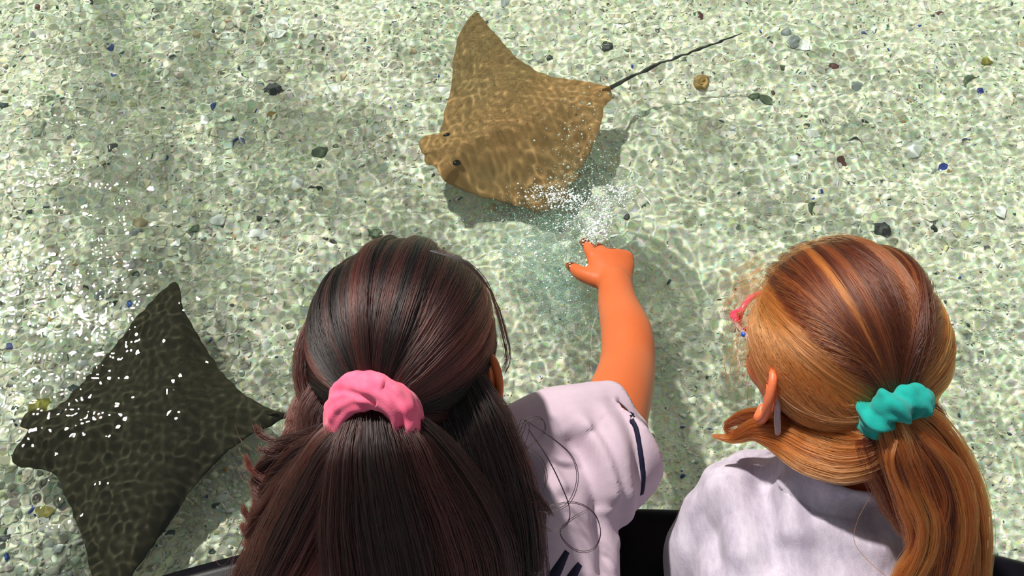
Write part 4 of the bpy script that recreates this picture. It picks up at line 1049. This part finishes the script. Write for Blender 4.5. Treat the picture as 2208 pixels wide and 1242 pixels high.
for _ in range(120):      # fine hairs standing off the crown
    a = h1.r.uniform(math.pi*.05, math.pi*.98); rx, ry = 210+h1.r.uniform(-6, 8), 208+h1.r.uniform(-4, 9)
    x, y = 872+rx*math.cos(a), 735-ry*math.sin(a); da = h1.r.uniform(.15, .35)*h1.r.choice([-1, 1]); x2, y2 = 872+(rx-4)*math.cos(a+da), 735-(ry-4)*math.sin(a+da)
    h1.single(((x, y, .915), ((x+x2)/2+6*math.cos(a), (y+y2)/2-6*math.sin(a), .912), (x2, y2, .91)), .00010, h1.r.uniform(.3, .8), 10)
h1.build(root1, m_core1, m_hair1, 'dark brown hair in a low ponytail')

# ---- copper ponytail
G2p = pd(1932, 886, .862)
h2 = Hair(4)
line2 = lambda Q: ((Q[:, 0]*.9-Q[:, 1]*.62) < .030) & ((Q[:, 1] > -.050) | (Q[:, 0] < -.05)) & ~((np.abs(Q[:, 0]+.004) < .024) & (Q[:, 1] < -.012))
HC2 = H2+U2*.010-F2*.004
M2 = np.array([list(F2), list(U2), list(R2)]); g2n = (M2 @ np.array(G2p-HC2))/np.array((.087, .085, .0745))
h2.cap(HC2, F2, U2, R2, (.087, .085, .0745), g2n, G2p, 17000, line2, sweep=.017, tint=(.50, .42), seed=9, lift=.0045)
h2.lock([(1940, 892, .862), (1990, 935, .862), (2035, 1000, .875), (2068, 1080, .888), (2085, 1170, .895), (2085, 1300, .91)], [70*m, 110*m, 115*m, 115*m, 100*m, 80*m], 1500, .45, .62)
h2.lock([(1930, 905, .86), (1962, 985, .858), (1995, 1065, .868), (2018, 1150, .875), (2005, 1240, .885), (1980, 1330, .895)], [80*m, 110*m, 125*m, 120*m, 100*m, 80*m], 1500, .45, .45)
h2.lock([(1925, 905, .858), (1940, 965, .855), (1968, 1045, .858), (2000, 1125, .862), (1992, 1195, .868), (1955, 1265, .875), (1920, 1320, .885)], [50*m, 45*m, 42*m, 42*m, 40*m, 34*m, 24*m], 620, .5, .88)
h2.lock([(1890, 930, .865), (1925, 1000, .872), (1960, 1080, .880), (1975, 1150, .885)], [90*m, 120*m, 120*m, 60*m], 1000, .3, .06, tvar=.06)  # near-black lock paints the shadow under the tail
h2.lock([(1980, 870, .90), (2010, 905, .895), (2000, 960, .885), (1990, 1010, .885)], [50*m, 60*m, 70*m, 60*m], 500, .5, .12)
h2.lock([(1538, 940, .975), (1580, 945, .965), (1625, 928, .95), (1680, 936, .925), (1745, 966, .903), (1815, 982, .886), (1878, 968, .872), (1915, 925, .866)], [5*m, 18*m, 42*m, 74*m, 96*m, 98*m, 84*m, 44*m], 2200, .5, .74)  # lighter tint paints sunlight on the nape sweep
h2.lock([(1565, 915, .97), (1610, 900, .96), (1680, 912, .935), (1760, 940, .908), (1840, 950, .888), (1905, 920, .87)], [10*m, 30*m, 56*m, 76*m, 80*m, 50*m], 1400, .5, .50)
h2.lock([(1690, 870, .93), (1745, 905, .91), (1815, 920, .892), (1885, 905, .872)], [46*m, 80*m, 84*m, 56*m], 900, .4, .10, tvar=.1)
h2.lock([(1640, 905, .95), (1600, 905, .96), (1568, 918, .968), (1572, 932, .968), (1600, 930, .965)], [14*m, 14*m, 10*m, 6*m, 3*m], 90, .5, .4, core=0)
h2.single(((1888, 1000, .885), (1882, 1055, .88), (1850, 1120, .876), (1842, 1165, .876), (1868, 1205, .878), (1925, 1255, .88)), .00022, .3, 50, 1)
h2.single(((1840, 985, .88), (1875, 1015, .878), (1915, 1050, .877)), .00022, .85, 20, 3)
h2.single(((1940, 905, .85), (1958, 950, .846), (1968, 1000, .848)), .0002, .98, 20, 14, .0016)
for _ in range(260):      # soft blond fuzz in front of the face and over the crown
    t = h2.r.uniform(0, 1); x, y = 1625+h2.r.normal(0, 10), 560+t*230; dx = -h2.r.uniform(14, 85)*(1-.3*t); dy = h2.r.uniform(-30, 130)
    h2.single(((x+24, y-24, .935), (x+dx*.6, y+dy*.25, .94), (x+dx, y+dy*.7, .945), (x+dx*.8, y+dy+10, .95)), .00008, h2.r.uniform(.5, 1), 14)
for _ in range(200):
    a = h2.r.uniform(-.15, math.pi*.95); rx, ry = 200+h2.r.uniform(-6, 8), 222+h2.r.uniform(-6, 10)
    x, y = 1812+rx*math.cos(a), 738-ry*math.sin(a); da = -h2.r.uniform(.1, .4); x2, y2 = 1812+(rx-4)*math.cos(a+da), 738-(ry-4)*math.sin(a+da)
    h2.single(((x, y, .91), ((x+x2)/2+7*math.cos(a), (y+y2)/2-7*math.sin(a), .905), (x2, y2, .90)), .00010, h2.r.uniform(.5, 1), 10)
for _ in range(60):
    y0 = 1000+h2.r.uniform(0, 230); x0 = 2085+h2.r.normal(0, 10)
    h2.single(((x0-30, y0-60, .885), (x0+10, y0, .89), (x0+h2.r.uniform(5, 45), y0+h2.r.uniform(30, 90), .895)), .00011, h2.r.uniform(.5, 1), 12)
for k in range(12):       # separate locks falling along both sides of the tail
    t = k/11; x0 = 1950+t*130; b_ = h2.r.uniform(-12, 12)
    h2.lock([(1935+t*40, 925, .855), (x0-20+b_, 1000, .852), (x0+10+b_, 1080, .86), (x0+14-b_, 1160, .868), (x0-6+b_, 1240, .876), (x0-25, 1310, .885)], [16*m, 18*m, 17*m, 16*m, 14*m, 8*m], 110, .6, h2.r.choice([.05, .15, .5, .8, 1.0]), core=0, tvar=.08)
h2.build(root2, m_core2, m_hair2, 'long copper hair in a low side ponytail')

# ---- scrunchies: gathered cloth rings around the hair
def scrunchie(root, c, axis, r0, tube, mat, label, f, seed, flat=1.0, upax=None, ell=1.0):
    axis = Vector(axis).normalized(); a = (Vector(upax)-axis*Vector(upax).dot(axis)).normalized(); b = axis.cross(a)
    nu, nv = 220, 56; V = []; r = np.random.default_rng(seed); nf = sines(r, 16, .008, .03)
    for i in range(nu):
        t = 2*math.pi*i/nu; rd = (a*math.cos(t)*ell+b*math.sin(t)); o = rd.normalized()
        for j in range(nv):
            p = 2*math.pi*j/nv; k = f(t, p)
            V.append(list(Vector(c)+rd*r0+o*tube*k*math.cos(p)+axis*tube*flat*k*math.sin(p)))
    V = np.array(V); cen = np.repeat(np.array([list(Vector(c)+(a*math.cos(2*math.pi*i/nu)*ell+b*math.sin(2*math.pi*i/nu))*r0) for i in range(nu)]), nv, 0)
    V = cen+(V-cen)*(1+.035*nf(V))[:, None]
    F_ = [(i*nv+j, ((i+1) % nu)*nv+j, ((i+1) % nu)*nv+(j+1) % nv, i*nv+(j+1) % nv) for i in range(nu) for j in range(nv)]
    o = to_parent_space(link('scrunchie', mesh_np('scrunchie', V, F_), mat), root); o['label'] = label
    return o
def velvet(name, c1, c2):
    m_ = noisy_mat(name, c1, c2, 70, .8, .35, 1500, spec=.15, sheen=.2); return m_
m_spink = velvet('pink_jersey', (.88, .11, .22), (.95, .18, .30)); m_teal = velvet('teal_velvet', (.004, .26, .22), (.01, .36, .31))
def f_pink(t, p): return 1+.13*math.sin(2*t+2*p+.6)-.22*math.exp(-((((p+1.2*t) % 3.1416)-1.57)/.22)**2)+.03*math.sin(9*p+2*t)
def f_teal(t, p): return 1+.20*math.sin(7*t+.8*math.sin(p)*2)+.09*math.sin(13*t+2*p)+.05*math.sin(5*p+4*t)
scrunchie(root1, pd(806, 905, .850), -UP*.50-FWD*.82-RIGHT*.16, .0275, .0135, m_spink, 'pink knitted scrunchie', f_pink, 3, 1.25, -FWD, 1.0)
scrunchie(root2, pd(1930, 884, .862), -UP*.85-FWD*.42+RIGHT*.30, .0185, .0115, m_teal, 'teal velvet scrunchie', f_teal, 5, 1.15, -FWD, .8)

# ================================================================ splash: bubbles under water and foam at the surface
m_bub, nt, b = new_mat('bubble_white'); b.inputs['Base Color'].default_value = (.90, .97, .95, 1); b.inputs['Roughness'].default_value = .12; b.inputs['Specular IOR Level'].default_value = .8
def spheres(name, P, R_, mat, label, cat, caust, sub=2):
    bm = bmesh.new(); bmesh.ops.create_icosphere(bm, subdivisions=sub, radius=1)
    t = np.array([v.co[:] for v in bm.verts]); f = np.array([[v.index for v in q.verts] for q in bm.faces]); bm.free()
    V = (P[:, None]+t[None]*R_[:, None, None]).reshape(-1, 3); F_ = (f[None]+(np.arange(len(P))*len(t))[:, None, None]).reshape(-1, 3)
    o = link(name, mesh_np(name, V, F_), mat); tag(o, label, cat, None, 'stuff')
    if caust: CAUST.append(o)
    return o
rb = np.random.default_rng(31)
def cloud(n, pts, z0, z1):
    """pts: (px, py, spread x, spread y, weight)"""
    w = np.array([p[4] for p in pts], float); w /= w.sum(); k = rb.choice(len(pts), n, p=w); P = np.zeros((n, 3))
    for i in range(n):
        q = pts[k[i]]; z = rb.uniform(z0, z1); c = pz(q[0]+rb.normal(0, q[2]), q[1]+rb.normal(0, q[3]), z); P[i] = c[:]
    return P
P = cloud(900, [(1240, 330, 38, 70, 3), (1290, 400, 40, 30, 3), (1190, 420, 40, 22, 2), (1270, 250, 35, 45, 1), (1170, 600, 60, 60, 1.6), (1230, 520, 60, 40, 2), (1280, 600, 20, 40, 1)], -.055, -.004)
spheres('bubbles', P, np.clip(np.exp(rb.normal(math.log(.00065), .45, len(P))), .0003, .0022), m_bub, 'tiny white air bubbles streaming between the tan stingray and the hand', 'bubbles', True)
P = cloud(1700, [(1215, 425, 34, 13, 3), (1170, 412, 22, 9, 1.2), (1240, 440, 32, 14, 2), (1330, 410, 22, 10, 1.5), (1345, 425, 14, 10, 1), (1305, 450, 12, 16, 1.6), (1290, 485, 12, 18, 3), (1270, 500, 12, 12, 1.6), (1272, 530, 8, 12, .8), (1262, 590, 7, 16, 1.2), (1235, 480, 30, 16, 1), (1160, 520, 40, 40, .8), (1200, 570, 50, 60, .7)], .0, .0)
hh = water_h(P[:, :2]); P[:, 2] = hh+rb.uniform(-.0004, .0012, len(P))
spheres('foam', P, np.clip(np.exp(rb.normal(math.log(.00068), .42, len(P))), .0003, .0017), m_bub, 'white foam of the splash around the dipping fingers', 'foam', True)
# thrown-up droplets and a lip of water beside the fingers
m_drop, nt, b = new_mat('water_drop'); b.inputs['Base Color'].default_value = (1, 1, 1, 1); b.inputs['Roughness'].default_value = 0; b.inputs['Transmission Weight'].default_value = 1; b.inputs['IOR'].default_value = 1.33
P = cloud(40, [(1300, 460, 22, 30, 2), (1340, 430, 20, 18, 1)], .004, .03)
spheres('droplets', P, rb.uniform(.0006, .002, len(P)), m_drop, 'clear droplets thrown up above the dipping fingers', 'droplets', False)

# milky aerated water to one side of the arm: a cloud of very fine bubbles
m_fizz, nt, b = new_mat('fizz'); b.inputs['Base Color'].default_value = (.62, .95, .90, 1); b.inputs['Roughness'].default_value = .6; b.inputs['Transmission Weight'].default_value = 0
P = cloud(15000, [(1180, 560, 60, 45, 3), (1210, 640, 42, 50, 3), (1140, 520, 60, 35, 1.4), (1250, 480, 60, 25, 1.2), (1260, 400, 60, 40, .8)], -.15, -.01)
spheres('fine_bubbles', P, rb.uniform(.0003, .0006, len(P)), m_fizz, 'milky turquoise cloud of fine bubbles beside the reaching arm', 'bubbles', True, 1)

# sunlight reaches these through the water
for o_ in CAUST: o_.cycles.is_caustics_receiver = True
